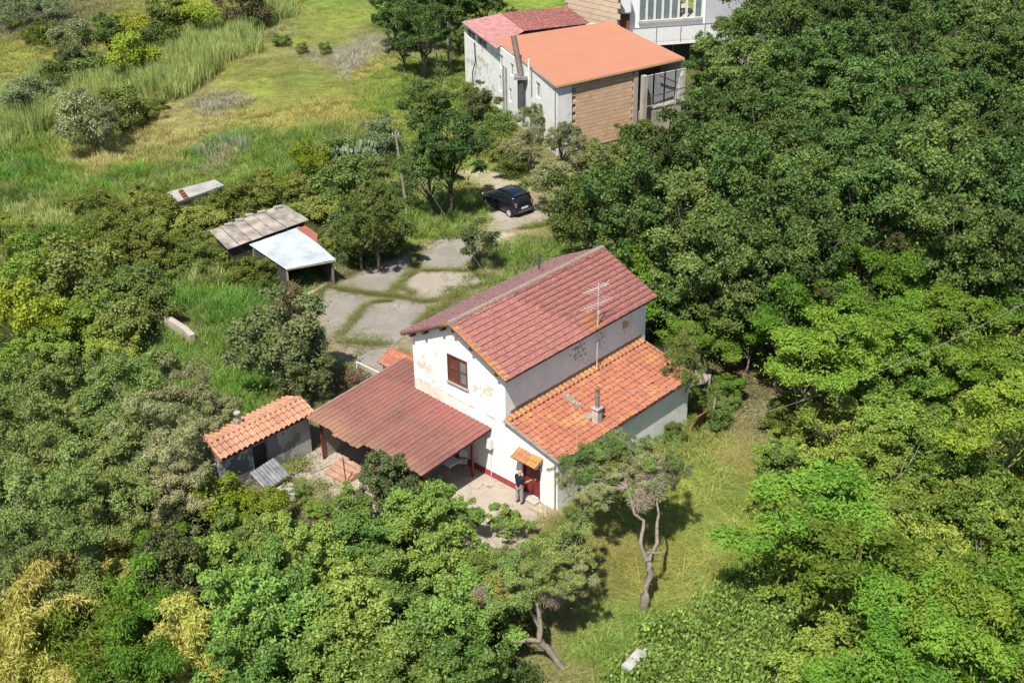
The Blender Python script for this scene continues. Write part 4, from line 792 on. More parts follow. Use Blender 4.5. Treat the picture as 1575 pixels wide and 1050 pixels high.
# brick front: courses of hollow blocks as pieces
dB = W2_-W1; bL = Vector((dB.x, dB.y, 0)).length; bE = math.atan2(dB.y, dB.x)
fw = empty('brick_wall'); fw.parent = tb; fw.matrix_local = Matrix.Translation(L(W1)) @ Matrix.Rotation(bE, 4, 'Z')
MB().box((bL/2, .2, 2.6), (bL, .2, 5.2)).build('backing', M['mortar'], fw)
bm_ = tilemat('hollow_brick', (.56, .37, .23), (.64, .45, .29), (.62, .48, .34), (.44, .23, .14), .55, lick=.7)
bw, bh = .62, .30; br = MB().box((0, 0, 0), (bw-.02, .12, bh-.03)).mesh('brick'); br.materials.append(bm_); rows = int(5.1/bh); nb = int((bL-1.9)/bw)
for j in range(rows):
    for i in range(nb):
        o = link('brick', br, fw, ((1.4+(i+.5*(j % 2)+.5)*bw), .06, .1+(j+.5)*bh))
MB().box((.65, .03, 2.6), (1.3, .2, 5.2)).build('white_pier', M['ws_wall'], fw); MB().box((bL-.2, .03, 2.6), (.4, .2, 5.2)).build('concrete_pier', M['concrete'], fw)
# white railing panels and carport right of the brick
cw0 = W2_.copy(); cw1 = Vector((C_.x, C_.y, 0)); dC = cw1-cw0; cL = dC.length; cE = math.atan2(dC.y, dC.x)
cp_ = empty('carport_front'); cp_.parent = tb; cp_.matrix_local = Matrix.Translation(L(cw0)) @ Matrix.Rotation(cE, 4, 'Z')
MB().beam((.25, -.5, 0), (.25, -.5, 4.9), .38).build('concrete_pillar', M['concrete'], cp_)
for k in range(4):
    gp = MB(); x0 = .6+k*cL/4.2
    for q_ in range(9): gp.box((x0+q_*.1, 0, 3.4), (.02, .02, 2.5))
    for z in (2.15, 4.65): gp.box((x0+.4, 0, z), (.9, .04, .05))
    gp.build('railing_panel', M['plastic_white'], cp_)
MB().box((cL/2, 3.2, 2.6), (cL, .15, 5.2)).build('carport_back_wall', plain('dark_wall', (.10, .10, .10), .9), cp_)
MB().beam((.3, -.3, 3.0), (cL, -.2, 3.2), .06).beam((1.8, -.3, 4.6), (3.6, -.25, 3.7), .08).build('carport_brace', M['steel_dark'], cp_)
MB().box((cL/2, 1.6, .95), (cL, 3.0, 1.9)).build('terrace_base', M['concrete'], cp_)
# other walls closing the building
for a, b in ((W0, L(D_)+Vector((B_.x, B_.y, 0))), (Vector((D_.x, D_.y, 0)), cw1)): wallquad(Vector((a.x, a.y+.3, 0)), Vector((b.x-.2, b.y+.2, 0)), 5.2, 'back_wall', M['ws_wall'])
# red corrugated roof in two fields
corr = NT('old_red_corrugated'); n1, n2 = corr.noise(1.2, 6, rough=.7, stretch=(.35, 1.6, 1)), corr.noise(8, 5, rough=.7)
c = corr.mix(corr.step(n1, .4, .6), (.22, .065, .055, 1), (.13, .045, .04, 1)); c = corr.mix(corr.math('MULTIPLY', corr.step(n2, .52, .66), .7), c, (.45, .30, .27, 1)); corr.fin(c, .75, 0, .25)
corr2 = plain('faded_pink_corrugated', (.42, .20, .19), .8, var=.35, sc=2)
def corrug(quad, n_, amp, mat, name):
    q_ = [L(v) for v in quad]; vs = []
    for i in range(n_+1): vs.append(q_[0].lerp(q_[1], i/n_)+Vector((0, 0, amp*(i % 2))))
    for i in range(n_+1): vs.append(q_[3].lerp(q_[2], i/n_)+Vector((0, 0, amp*(i % 2))))
    m = MB(); m.add(vs, [(i, i+1, n_+2+i, n_+1+i) for i in range(n_)]); o = m.build(name, mat, tb); s_ = o.modifiers.new('s', 'SOLIDIFY'); s_.thickness = .03
q1 = poly3([(709, 34, 5.35), (763, 75, 5.35), (806, 48, 5.45), (770, 21, 5.45)]); q2 = poly3([(806, 48, 5.46), (770, 21, 5.46), (873, 11, 5.7), (907, 36, 5.6)])
for k in range(3): corrug([q1[0].lerp(q1[1], k/3), q1[0].lerp(q1[1], (k+1)/3), q1[3].lerp(q1[2], (k+1)/3), q1[3].lerp(q1[2], k/3)], 14, .05, corr2, 'roof_sheet')
for k in range(5): corrug([q2[1].lerp(q2[0], k/5), q2[1].lerp(q2[0], (k+1)/5), q2[2].lerp(q2[3], (k+1)/5), q2[2].lerp(q2[3], k/5)], 8, .07, corr.mat, 'roof_sheet')
# ducts on the side wall
def onside(f, z, out=.4): v = Vector((f*sL, -out, z)); return side @ v
m = MB(); m.tube([onside(.70, 1.9), onside(.70, 4.3)], .28, 8).build('duct', M['steel_dark'], tb)
MB().tube([onside(.70, 4.5), onside(.64, 7.3, .5)], .22, 8).build('duct', plain('rusty_duct', (.16, .13, .10), .6), tb)
MB().box(onside(.70, 4.4, .45), (1.0, .8, .25)).build('duct_joint', M['metal'], tb)
MB().tube([onside(.78, 4.2), onside(.78, 6.2)], .09, 8).build('flue_pipe', M['white_wood'], tb)
for f in (.47, .50): MB().tube([onside(f, .3, .08), onside(f, 4.0, .08)], .08, 6).build('drainpipe', M['metal'], tb)
MB().tube([onside(.14, 4.2, .1), onside(.15, 2.6, .12), onside(.12, 1.5, .2), onside(.11, .3, .1)], .05, 5).build('cable', M['steel_dark'], tb)
# house behind, balcony and glazing
ba, bb = U(945, 40, 4.6), U(1210, 22, 4.6); o0 = Vector((ba.x, ba.y, 0)); d = bb-ba; bE = math.atan2(d.y, d.x); BL = Vector((d.x, d.y, 0)).length
hb = empty('apartment_house', o0, bE, 'white house with glazed veranda and balcony behind the orange roof', 'house')
M['white_wall'] = plaster('white_house_plaster', (.76, .76, .75), [], .08); M['grey_wall'] = plaster('grey_house_plaster', (.42, .42, .43), [], .08)
k1 = (U(1092, 20, 6)-ba).length; kx = lambda px: (U(px, 35, 4.6)-U(945, 40, 4.6)).length*1.0
w0, w1 = kx(985), kx(1092)
holed([(0, 0), (w1+.3, 0), (w1+.3, 11), (0, 11)], [(w0, w1, 4.45, 7.65)], 'y', 1.2, .3, 'veranda_wall', M['white_wall'], hb)
MB().box((w1+.3+5, 1.45, 5.5), (10, .3, 11)).build('grey_wall', M['grey_wall'], hb)
MB().box(((w0+w1)/2, .45, 2.85), (w1-w0+3.4, 1.5, .3)).build('balcony_slab', M['white_wall'], hb)
MB().box(((w0+w1)/2, 5, 4.45), (w1-w0, 8, .2)).build('veranda_floor', M['concrete'], hb); MB().box(((w0+w1)/2, 6, 6.5), (w1-w0, .2, 3.2)).build('room_wall', plain('room', (.25, .22, .2), .9), hb)
npn = 8
for k in range(npn):
    x0 = w0+(w1-w0)*k/npn; x1 = w0+(w1-w0)*(k+1)/npn; wn = empty('window'); wn.parent = hb; m = MB()
    for x in (x0+.05, x1-.05): m.box((x, 1.25, 6.05), (.08, .12, 3.2))
    m.box(((x0+x1)/2, 1.25, 4.51), (x1-x0-.16, .12, .1)); m.box(((x0+x1)/2, 1.25, 7.55), (x1-x0-.16, .12, .1)); m.build('frame', M['plastic_white'], wn)
    if k not in (5, 6): MB().box(((x0+x1)/2, 1.27, 6.05), (x1-x0-.2, .02, 3.0)).build('pane', M['veranda_glass'] if 'veranda_glass' in M else M.setdefault('veranda_glass', plain('veranda_glass', (.16, .20, .20), .15, spec=.6)), wn)
ic = empty('armchair', hb.matrix_basis @ Vector((w0+(w1-w0)*5.4/npn, 2.2, 4.55)), bE, 'tan chair standing in the open window of the glazed veranda', 'chair')
MB().box((0, 0, .4), (.7, .6, .2)).build('seat', plain('tan_fabric', (.45, .32, .15), .9), ic); MB().box((0, .3, .8), (.7, .15, .8)).build('backrest', plain('tan_fabric', (.45, .32, .15), .9), ic, bevel=.05)
for k in range(4): 
    m = MB().box((w0-1.0+(k+.5)*(w1-w0+3)/4, -.28, 3.65), ((w1-w0+3)/4-.06, .03, 1.25))
    for q_ in range(16): m.box((w0-1.0+(k+(q_+.5)/16)*(w1-w0+3)/4, -.31, 3.65), (.05, .03, 1.2))
    m.build('balcony_panel', M['plastic_white'], hb)
MB().box(((w0+w1)/2+.3, -.29, 4.32), (w1-w0+3, .07, .06)).build('handrail', M['metal'], hb)
for k in range(5): MB().box((w0-1.0+k*(w1-w0+3)/4, -.29, 3.65), (.06, .06, 1.5)).build('baluster', M['metal'], hb)
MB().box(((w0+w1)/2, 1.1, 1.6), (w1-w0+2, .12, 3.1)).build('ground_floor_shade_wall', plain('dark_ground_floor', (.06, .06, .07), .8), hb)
for k in range(6): MB().box((w0+k*1.6, .9, 1.6), (.08, .08, 3.2)).build('column', M['metal'], hb)
MB().box((kx(952)-.3, .6, 6.4), (1.4, 1.0, 1.8)).build('water_tank', M['plastic_white'], hb, bevel=.15)
MB().box((kx(952)-.1, .9, 4.0), (.9, .8, 2.8)).build('chimney_stack', M['rust'], hb)
# tan block wall building
ta, tb2 = U(868, 12, 5.5), U(948, 30, 5.5); o0 = Vector((ta.x, ta.y, 0)); d = tb2-ta
hb2 = empty('block_building', o0, math.atan2(d.y, d.x), 'bare tan block wall of the building beyond the red corrugated roof', 'building'); LL = d.length
MB().box((LL/2, .35, 4), (LL, .3, 8.4)).build('backing_wall', M['mortar'], hb2)
tbm = tilemat('tan_block', (.55, .42, .30), (.50, .38, .27), (.58, .46, .34), (.45, .33, .22), .55, lick=.8); brk = MB().box((0, 0, 0), (.98, .1, .42)).mesh('block'); brk.materials.append(tbm)
for j in range(9):
    for i in range(int(LL)): link('block', brk, hb2, (i+.5+.3*(j % 2), .16, 4.3+j*.46))
# parked white vehicle by the carport
w = U(1028, 172, 0); hatch(Vector((w.x, w.y, .0)), R(205), 'white car half hidden by foliage below the workshop carport', M['car_white'], M['car_white'])
# fence posts by the road, wooden poles
for k, (a, b, h_, lb) in enumerate(((690, 100, 5.0, 'tall grey wooden pole by the path left of the workshop'), (673, 110, 1.7, 'leftmost short pale stake left of the workshop'), (680, 108, 1.4, 'middle short pale stake left of the workshop'), (695, 112, 1.8, 'short pale stake nearest the workshop wall'))):
    w = UT(a, b); tag(MB().tube([w, w+Vector((random.uniform(-.1, .1), 0, h_))], .11 if k == 0 else .06, 6).build('wooden_pole' if k == 0 else 'stake', M['old_wood']), lb, 'pole' if k == 0 else 'stake')
wire(U(690, 100)+Vector((0, 0, 4.9)), L(A)*0+Vector((A.x, A.y, 5.2)), 'short wire from the tall wooden pole to the workshop roof', .2)
#VEGETATION
# ------------------------------------------------------------------ vegetation prototypes
LM = {}
LM['oak'] = leafmat('oak_leaves', [(.030, .064, .018), (.13, .21, .062), (.15, .20, .062)], .22, .42, .3)
LM['oak_light'] = leafmat('light_oak_leaves', [(.052, .090, .024), (.18, .25, .07), (.19, .22, .075)], .28, .45, .3)
LM['olive_green'] = leafmat('green_olive_leaves', [(.065, .105, .03), (.24, .33, .10), (.24, .28, .10)], .2, .45, .35, yl=.01)
LM['olive'] = leafmat('olive_leaves', [(.085, .11, .04), (.36, .38, .20), (.34, .32, .17)], .2, .45, .35, yl=.02)
LM['locust'] = leafmat('locust_leaves', [(.06, .12, .022), (.23, .37, .07), (.23, .32, .06)], .35, .5, .2)
LM['bramble'] = leafmat('bramble_leaves', [(.065, .12, .022), (.27, .38, .085), (.29, .34, .085)], .3, .5, .25, yl=.02)
LM['golden'] = leafmat('golden_leaves', [(.24, .20, .055), (.62, .54, .22), (.36, .37, .10)], .3, .55, .2)
LM['vine'] = leafmat('broad_vine_leaves', [(.052, .11, .024), (.25, .37, .105), (.24, .31, .08)], .28, .4, .35, yl=.03)
LM['laurel'] = leafmat('dark_glossy_leaves', [(.035, .058, .020), (.19, .22, .09), (.17, .18, .08)], .2, .42, .3, yl=.02)
LM['lime'] = leafmat('yellow_green_leaves', [(.15, .19, .025), (.38, .42, .07), (.28, .30, .06)], .35, .45, .3)
LM['grey'] = leafmat('grey_green_leaves', [(.10, .14, .065), (.29, .34, .18), (.26, .28, .15)], .2, .5, .3)
LM['scrub'] = leafmat('vine_scrub_leaves', [(.06, .095, .02), (.26, .31, .08), (.30, .28, .09)], .3, .5, .25, yl=.02)
LM['reed'] = leafmat('cane_leaves', [(.16, .23, .07), (.42, .48, .20), (.44, .44, .19)], .3, .5, .25, yl=.02)
LM['dead'] = leafmat('dead_twig_mass', [(.24, .19, .15), (.46, .38, .31), (.34, .28, .23)], .05, .8, .1, yl=0)
LM['cactus'] = leafmat('prickly_pear_pads', [(.20, .26, .15), (.36, .40, .27), (.28, .32, .2)], .05, .5, .3, yl=0)
LM['purple'] = leafmat('bronze_leaves', [(.09, .07, .045), (.20, .15, .09), (.15, .11, .07)], .25, .5, .3)
def nrm(a): return a/np.maximum(np.linalg.norm(a, axis=-1, keepdims=True), 1e-9)
def leafquads(C, N, L, Wd, g, down=0., along=None):
    """leaf quads at C with normals N; random direction in the leaf plane, drooping by DOWN"""
    n = len(C); a = g.normal(size=(n, 3)) if along is None else along+.45*g.normal(size=(n, 3)); a[:, 2] -= down
    a = nrm(a-(a*N).sum(1)[:, None]*N); b = np.cross(N, a)
    L = L*g.uniform(.65, 1.3, (n, 1)); Wd = Wd*g.uniform(.7, 1.25, (n, 1)); sag = N*L*.12
    V = np.stack([C-a*L*.5-sag, C+b*Wd*.5, C+a*L*.5-sag, C-b*Wd*.5], 1).reshape(-1, 3); F = np.arange(4*n).reshape(-1, 4); return V, F
def crown_mesh(name, mat, seed, r=2.5, rz=1.9, hc=4., nl=70, lr=.62, leaf=(.17, .10), n=11000, down=0., up=.5, low=-.45, lean=(0, 0), flat=.75, rough=.22, core=.15, plume=False):
    g = np.random.default_rng(seed)
    nbo = max(7, int(nl/6.5)); D = []
    for _ in range(nbo):
        c_ = nrm(g.normal(size=(24, 3))); c_ = c_[c_[:, 2] > low]
        D.append(c_[0] if not D else c_[np.argmin((c_@np.array(D).T).max(1))])
    D = np.array(D); ph = g.uniform(0, 6.28, 6); bumps = 1+rough*(np.sin(D[:, 0]*3+ph[0])*np.cos(D[:, 1]*3.3+ph[1])+.7*np.sin(D[:, 2]*4+D[:, 0]*2+ph[2]))
    br = r*.30*g.uniform(.7, 1.3, nbo); BC = D*(g.uniform(.62, .86, nbo)*bumps)[:, None]*np.array([r, r, rz])
    bi = g.integers(0, nbo, nl); d = nrm(g.normal(size=(nl, 3))+D[bi]*.6)
    LC = BC[bi]+d*(br[bi]*g.random(nl)**.5)[:, None]*np.array([1, 1, .7]); LC[:, 2] += hc; LC[:, :2] += np.array(lean)*(LC[:, 2:]-hc)/max(rz, .1)
    R_ = lr*g.uniform(.55, 1.35, nl); wts = R_**2/(R_**2).sum(); li = g.choice(nl, n, p=wts); ld = nrm(g.normal(size=(n, 3))+d[li]*.55+np.array([0, 0, .35])); rad = g.random(n)**.55*np.where(g.random(n) < .1, 1.5, 1.0)
    ax = nrm(g.normal(size=(nl, 3))*np.array([1, 1, .5])); st_ = g.uniform(.2, .7, nl); off = ld*(R_[li]*rad)[:, None]*np.array([1, 1, flat]); off += ax[li]*((off*ax[li]).sum(1)*st_[li])[:, None]
    C = LC[li]+off*.85; C[:, 2] = np.maximum(C[:, 2], .05)
    nc = int(n*core); C[:nc] = g.normal(size=(nc, 3))*np.array([r, r, rz])*.38+np.array([0, 0, hc-.15*rz])
    N = nrm(ld*.6+np.array([0, 0, up*.7])+g.normal(size=(n, 3))*.62)
    along = ld if plume else None
    V, F = leafquads(C, N, leaf[0], leaf[1], g, down, along)
    V[:, 2] = np.maximum(V[:, 2], .02)
    lob = .5*g.random(nbo)[bi]+.5*g.random(nl); l1 = np.clip(.45*lob[li]+.55*g.random(n), 0, 1); l2 = g.random(n)
    me = npmesh(name, V, F, {'lr': np.repeat(l1, 4), 'lr2': np.repeat(l2, 4)}); me.materials.append(mat); return me, LC
def trunk_mesh(name, mat, seed, h, r0, LC, nb=9, lean=(0, 0), fork=.45, crook=.1):
    r_ = random.Random(seed); m = MB(); top = Vector((lean[0]*.5, lean[1]*.5, h*fork)); P = [Vector((0, 0, -.15))]
    for k in range(1, 5): P.append(Vector((top.x*k/4+r_.uniform(-crook, crook), top.y*k/4+r_.uniform(-crook, crook), top.z*k/4)))
    m.tube(P, [r0*1.25, r0, r0*.9, r0*.85, r0*.75], 8); idx = list(range(len(LC))); r_.shuffle(idx)
    for i in idx[:nb]:
        e = Vector(LC[i]); e = Vector((e.x*r_.uniform(.9, 1.12), e.y*r_.uniform(.9, 1.12), e.z+r_.uniform(-.1, .22))); s = P[-1] if r_.random() < .6 else P[-2]; mid = s.lerp(e, .5)+Vector((r_.uniform(-.2, .2), r_.uniform(-.2, .2), r_.uniform(.0, .35)))*(1+crook)
        m.tube([s, s.lerp(mid, .5)+Vector((r_.uniform(-.08, .08),)*3), mid, e], [r0*.55, r0*.45, r0*.3, r0*.1], 5, caps=False)
    me = m.mesh(name); me.materials.append(mat); return me
PR = {}
def proto(key, kind, nvar, bark='bark_dark', tr=.13, nb=9, fork=.45, crook=.1, **kw):
    PR[key] = []
    for v in range(nvar):
        sd = hash_(key)+v*17; me, LC = crown_mesh(key+'_crown', LM[kind], sd, **kw)
        PR[key].append((me, trunk_mesh(key+'_trunk', M[bark], sd, kw.get('hc', 4.), tr, LC, nb, kw.get('lean', (0, 0)), fork, crook), kw.get('hc', 4.), kw.get('r', 2.5)))
def hash_(s): return sum(ord(c)*(i+3) for i, c in enumerate(s)) % 9973
proto('oak', 'oak', 5, r=3.0, rz=2.7, hc=5.0, nl=130, lr=.42, leaf=(.17, .11), n=23000, tr=.2, rough=.42, core=.05)
proto('light_oak', 'oak_light', 2, r=2.8, rz=2.3, hc=4.6, nl=115, lr=.40, leaf=(.17, .11), n=18000, tr=.18, rough=.28)
proto('olive', 'olive', 3, 'bark', r=2.4, rz=1.9, hc=3.4, nl=90, lr=.36, leaf=(.16, .045), n=19000, tr=.15, rough=.4, core=.05)
proto('olive_green', 'olive_green', 3, 'bark', r=2.4, rz=1.9, hc=3.4, nl=95, lr=.38, leaf=(.16, .05), n=19000, tr=.15, rough=.38, core=.06)
proto('locust', 'locust', 3, 'bark', r=2.4, rz=1.5, hc=4.4, nl=42, lr=.62, leaf=(.21, .075), n=11000, tr=.1, flat=.42, up=1.1, rough=.35, core=.06)
proto('bramble', 'bramble', 4, 'bark', r=2.1, rz=1.4, hc=1.6, nl=95, lr=.32, leaf=(.14, .08), n=15000, tr=.07, rough=.42, core=.06, nb=14)
proto('golden', 'golden', 3, 'bark', r=1.7, rz=1.7, hc=2.0, nl=50, lr=.5, leaf=(.24, .055), n=12000, tr=.06, down=.8, plume=True, rough=.3)
proto('goldgreen', 'locust', 2, 'bark', r=1.8, rz=1.5, hc=2.0, nl=50, lr=.5, leaf=(.22, .055), n=12000, tr=.06, down=.6, plume=True, rough=.3)
proto('vine', 'vine', 4, r=1.9, rz=1.5, hc=2.2, nl=90, lr=.32, leaf=(.18, .085), n=14000, tr=.1, down=.5, rough=.4, core=.06)
proto('laurel', 'laurel', 3, r=2.0, rz=1.8, hc=2.2, nl=105, lr=.32, leaf=(.17, .08), n=15000, tr=.12, rough=.28, core=.08)
proto('lime', 'lime', 2, r=1.1, rz=.9, hc=1.5, nl=40, lr=.32, leaf=(.13, .08), n=6000, tr=.05, rough=.25)
proto('sapling', 'laurel', 2, r=1.1, rz=1.1, hc=2.3, nl=34, lr=.36, leaf=(.17, .09), n=4200, tr=.06, rough=.3, core=.05)
proto('grey', 'grey', 2, 'bark', r=1.3, rz=1.0, hc=1.2, nl=45, lr=.34, leaf=(.13, .045), n=9000, tr=.05, rough=.3)
proto('scrub', 'scrub', 4, r=2.0, rz=1.1, hc=.9, nl=95, lr=.32, leaf=(.14, .08), n=14000, tr=.05, rough=.4, core=.08, low=-.2)
proto('bush', 'oak_light', 3, r=1.5, rz=1.2, hc=1.1, nl=55, lr=.4, leaf=(.15, .09), n=9000, tr=.05, rough=.28, low=-.3)
proto('bright', 'locust', 2, r=1.5, rz=1.3, hc=2.6, nl=45, lr=.4, leaf=(.18, .11), n=7000, tr=.07, rough=.3)
proto('purple', 'purple', 1, r=1.1, rz=.8, hc=.8, nl=35, lr=.32, leaf=(.12, .06), n=5000, tr=.04)
def plant(kind, name, px, py, s, label, cat='tree', group=None, var=None, rz=None, base=False, sz=None):
    v = PR[kind]; me, tr, hc, r0 = v[(var if var is not None else random.randrange(len(v))) % len(v)]
    sz = sz or s*random.uniform(.78, 1.22); loc = UT(px, py) if base else UT(px, py, hc*sz); loc.z = T1(loc.x, loc.y)
    e = empty(name, loc, random.uniform(0, 6.28) if rz is None else rz, label, cat, group); e.scale = (s, s, sz)
    link('crown', me, e); link('trunk', tr, e); return e
ORD = ['first', 'second', 'third', 'fourth', 'fifth', 'sixth', 'seventh', 'eighth', 'ninth', 'tenth', 'eleventh', 'twelfth', 'thirteenth', 'fourteenth']
def row(kinds, name, pts, text, cat, group, s=(.9, 1.15), jit=6):
    for i, q in enumerate(pts):
        k = q[2] if len(q) > 2 and isinstance(q[2], str) else random.choice(kinds); sc = q[3] if len(q) > 3 else random.uniform(*s)
        plant(k, name, q[0]+random.uniform(-jit, jit), q[1]+random.uniform(-jit, jit)*.6, sc, text % ORD[i], cat, group)
G = 'oaks of the dense wood'
row(['oak'], 'oak_tree', [(1140, 8), (1215, -12), (1300, -12), (1385, -14), (1470, -10), (1555, -14), (1640, -10)], '%s oak along the very top edge of the wood counting from the white house', 'tree', G)
row(['oak'], 'oak_tree', [(1125, 62, 'oak', .8), (1185, 48), (1265, 45), (1345, 40), (1430, 38), (1515, 34), (1600, 40)], '%s oak of the row level with the orange roof counting from the carport', 'tree', G, (.95, 1.2))
row(['oak'], 'oak_tree', [(1105, 128, 'oak', .75), (1145, 115), (1225, 108), (1310, 100), (1395, 95), (1480, 95), (1565, 90), (1640, 100)], '%s oak of the row level with the brick wall counting from the white car', 'tree', G, (.95, 1.25))
row(['oak', 'oak', 'oak', 'light_oak'], 'oak_tree', [(975, 218, 'light_oak', .65), (1078, 215, 'oak', .7), (1110, 190), (1190, 178), (1275, 172), (1360, 168), (1450, 165), (1540, 160), (1620, 170)], '%s oak of the row just below the brick wall', 'tree', G, (1, 1.25))
row(['oak'], 'oak_tree', [(945, 262, 'light_oak', .85), (1015, 262), (1095, 258), (1180, 250), (1270, 245), (1360, 240), (1450, 238), (1545, 232), (1620, 240)], '%s oak of the row level with the navy car counting from the track', 'tree', G, (.95, 1.2))
row(['oak'], 'oak_tree', [(905, 318, 'light_oak', .85), (975, 330), (1060, 328), (1150, 325), (1240, 318), (1335, 312), (1430, 308), (1525, 305), (1610, 310)], '%s oak of the row level with the parking slab counting from the slab', 'tree', G, (.95, 1.15))
row(['oak'], 'oak_tree', [(1010, 385, 'oak', .8), (1075, 400), (1150, 395), (1235, 390), (1490, 385), (1575, 380)], '%s oak of the row level with the farmhouse ridge counting from the roof', 'tree', G, (.85, 1.05))
row(['oak'], 'oak_tree', [(1050, 452, 'oak', .7), (1130, 455, 'oak', .75), (1180, 470, 'oak', .6)], '%s oak of the lowest row counting from the main roof corner', 'tree', G)
plant('bright', 'young_tree', 990, 408, 1.15, 'bright light green young tree at the far corner of the main roof'); plant('bright', 'young_tree', 1000, 462, .85, 'small bright green sapling beside the far end of the upper wall')
G = 'feathery locust trees'
for (a, b, s, lb) in ((1085, 522, .72, 'feathery green locust leaning over the corner of the lean-to roof'), (1155, 505, .6, 'slim locust standing right behind the locust at the lean-to corner'), (1205, 478, .85, 'feathery locust with pale trunk in front of the dark oaks'), (1235, 560, .95, 'lowest bright locust spreading beside the brown clearing'),
    (1375, 415, 1.0, 'tallest yellow green locust glowing in front of the dark oaks'), (1440, 440, .95, 'locust behind the long pale wire on the slope'), (1325, 470, .95, 'locust filling the gap between the two brightest locusts'), (1300, 530, .95, 'locust crossed by the long pale wire'), (1385, 520, .95, 'second locust crossed by the long pale wire'), (1485, 500, 1.0, 'locust at the upper right end of the long wire'), (1560, 450, .95, 'locust at the right edge above the long wire'), (1240, 430, .5, 'small pale locust top poking from the dark oaks'), (1510, 560, .9, 'locust below the right end of the long wire')):
    plant('locust', 'locust_tree', a, b, s, lb, 'tree', G)
plant('olive_green', 'bush', 1048, 563, .42, 'mixed olive bush brushing the edge of the lean-to tiles', 'bush', sz=.95)
# right-hand thicket
G = 'yellow green thicket shrubs'
rows_ = [([(1225, 650, 'scrub', .62), (1330, 600), (1410, 575), (1490, 610), (1570, 560)], 'the row under the long wire counting from the clearing'),
 ([(1290, 660), (1370, 650), (1450, 665), (1545, 650), (1610, 640)], 'the row beside the brown clearing'),
 ([(1215, 715, 'bush', .9), (1295, 735), (1380, 720), (1465, 730), (1560, 715)], 'the row level with the top of the lawn'),
 ([(1235, 790), (1320, 800), (1410, 790), (1500, 800), (1585, 790)], 'the row level with the middle of the lawn'),
 ([(1225, 860), (1330, 880), (1420, 865), (1510, 880), (1595, 870)], 'the row level with the foot of the lawn'),
 ([(1320, 960), (1410, 945), (1500, 955), (1590, 950)], 'the row beside the ivy'), ([(1270, 1040), (1365, 1035), (1460, 1030), (1555, 1040)], 'the lowest row beside the ivy')]
for pts, tx in rows_: row(['bramble', 'bramble', 'bramble', 'locust'], 'thicket_shrub', pts, '%s shrub of '+tx, 'shrub', G, (.85, 1.15))
# olives on the left
G = 'grey green olive trees'
ol = [(40, 610, 1.0), (120, 600, .9), (200, 610, 1.0), (275, 615, .85), (330, 640, .62), (30, 690, 1.05), (110, 690, 1.0), (190, 700, 1.0), (255, 690, .8), (20, 780, 1.05), (95, 785, .95), (170, 775, .8), (270, 745, .7), (60, 860, .8), (325, 682, .5)]
lbs = ['olive at the left edge just below the yellow bush', 'pale olive between the yellow bush and the shed', 'olive just below the broken retaining wall', 'silvery olive closest to the bright grass', 'silvery olive overhanging the outbuilding roof', 'olive at the left edge level with the outbuilding', 'dense olive second from the left edge level with the outbuilding', 'olive third from the left edge level with the outbuilding', 'olive beside the dark gap at the outbuilding', 'olive at the left edge just above the golden shrubs', 'olive touching the golden shrubs from above', 'small olive behind the upright golden shrub', 'most silvery small olive below the outbuilding corner', 'low olive half among the golden shrubs', 'lowest olive covering the left end of the outbuilding roof']
for (a, b, s), lb in zip(ol, lbs): plant('olive' if a > 240 else 'olive_green', 'olive_tree', a, b, s, lb, 'tree', G)
G = 'golden feathery shrubs'
for a, b, k, s, lb in ((140, 850, 'golden', .75, 'upright golden shrub right of the low olive'), (200, 830, 'golden', .55, 'small golden shrub behind the upright golden one'), (60, 925, 'golden', .95, 'golden shrub below the low olive at the left edge'), (150, 910, 'golden', .8, 'golden shrub in the middle of the golden patch'), (20, 1000, 'golden', .95, 'golden shrub in the bottom left corner'), (95, 1030, 'golden', .8, 'golden shrub second along the bottom edge'), (245, 850, 'goldgreen', .7, 'yellow green plume between the golden shrubs and the vines'), (295, 985, 'golden', .85, 'tall solitary golden plume at the bottom edge'), (305, 1030, 'golden', .6, 'low golden plume in front of the solitary one'), (150, 985, 'goldgreen', .95, 'green feathery shrub amid the golden patch'), (215, 925, 'goldgreen', .8, 'fresh green feathery shrub above the solitary golden plume'), (205, 1030, 'goldgreen', .85, 'green feathery shrub along the bottom edge')):
    plant(k, 'feathery_shrub', a, b, s, lb, 'shrub', G)
# vine-clad trees at the bottom centre
G = 'leafy vine covered trees'
vb = [(265, 800, .6), (260, 885, .8), (240, 960, .6), (378, 832, .8), (445, 832, .72), (350, 870, .85), (420, 890, .95), (490, 860, .8), (560, 830, .85), (640, 790, .75), (592, 748, .66), (540, 785, .55), (360, 960, .95), (440, 970, 1.0), (520, 940, .95), (600, 900, .95), (670, 860, .9), (700, 800, .6), (570, 1000, .95), (660, 970, .95), (730, 930, .85), (490, 1040, .9), (390, 1045, .9), (640, 1045, .9), (725, 1015, .8), (780, 800, .45)]
lbs = ['dark leafy tree beside the yellow green plume', 'dark green broad leaved tree right of the golden patch', 'dark leafy shrub above the solitary golden plume', 'fresh green tree just below the lime bushes', 'fresh green tree below the weedy yard corner', 'broad leaved tree with dead sticks beside it', 'leafy tree in the heart of the left vine mass', 'leafy tree below the iron post', 'leafy vine tree below the terracotta steps', 'leafy tree hiding the porch front corner', 'dark bush growing over the porch edge', 'small leafy shrub next to the iron post', 'leafy tree to the right of the golden plume', 'bright leafy tree at the middle left of the bottom edge', 'bright leafy tree central in the vine mass', 'broad leaved tree in the middle of the vine mass', 'leafy tree below the sunlit yard', 'low leafy shrub at the edge of the sunlit yard', 'bright leafy tree above the bottom edge centre', 'leafy tree left of the bent bare trunk', 'brownish green leafy tree touching the left bent trunk', 'leafy tree on the bottom edge below the central one', 'leafy tree on the bottom edge beside the golden plume', 'leafy tree on the bottom edge left of the shaded trunk', 'rightmost leafy tree of the vine mass on the bottom edge', 'small sunlit shrub at the foot of the sunlit yard']
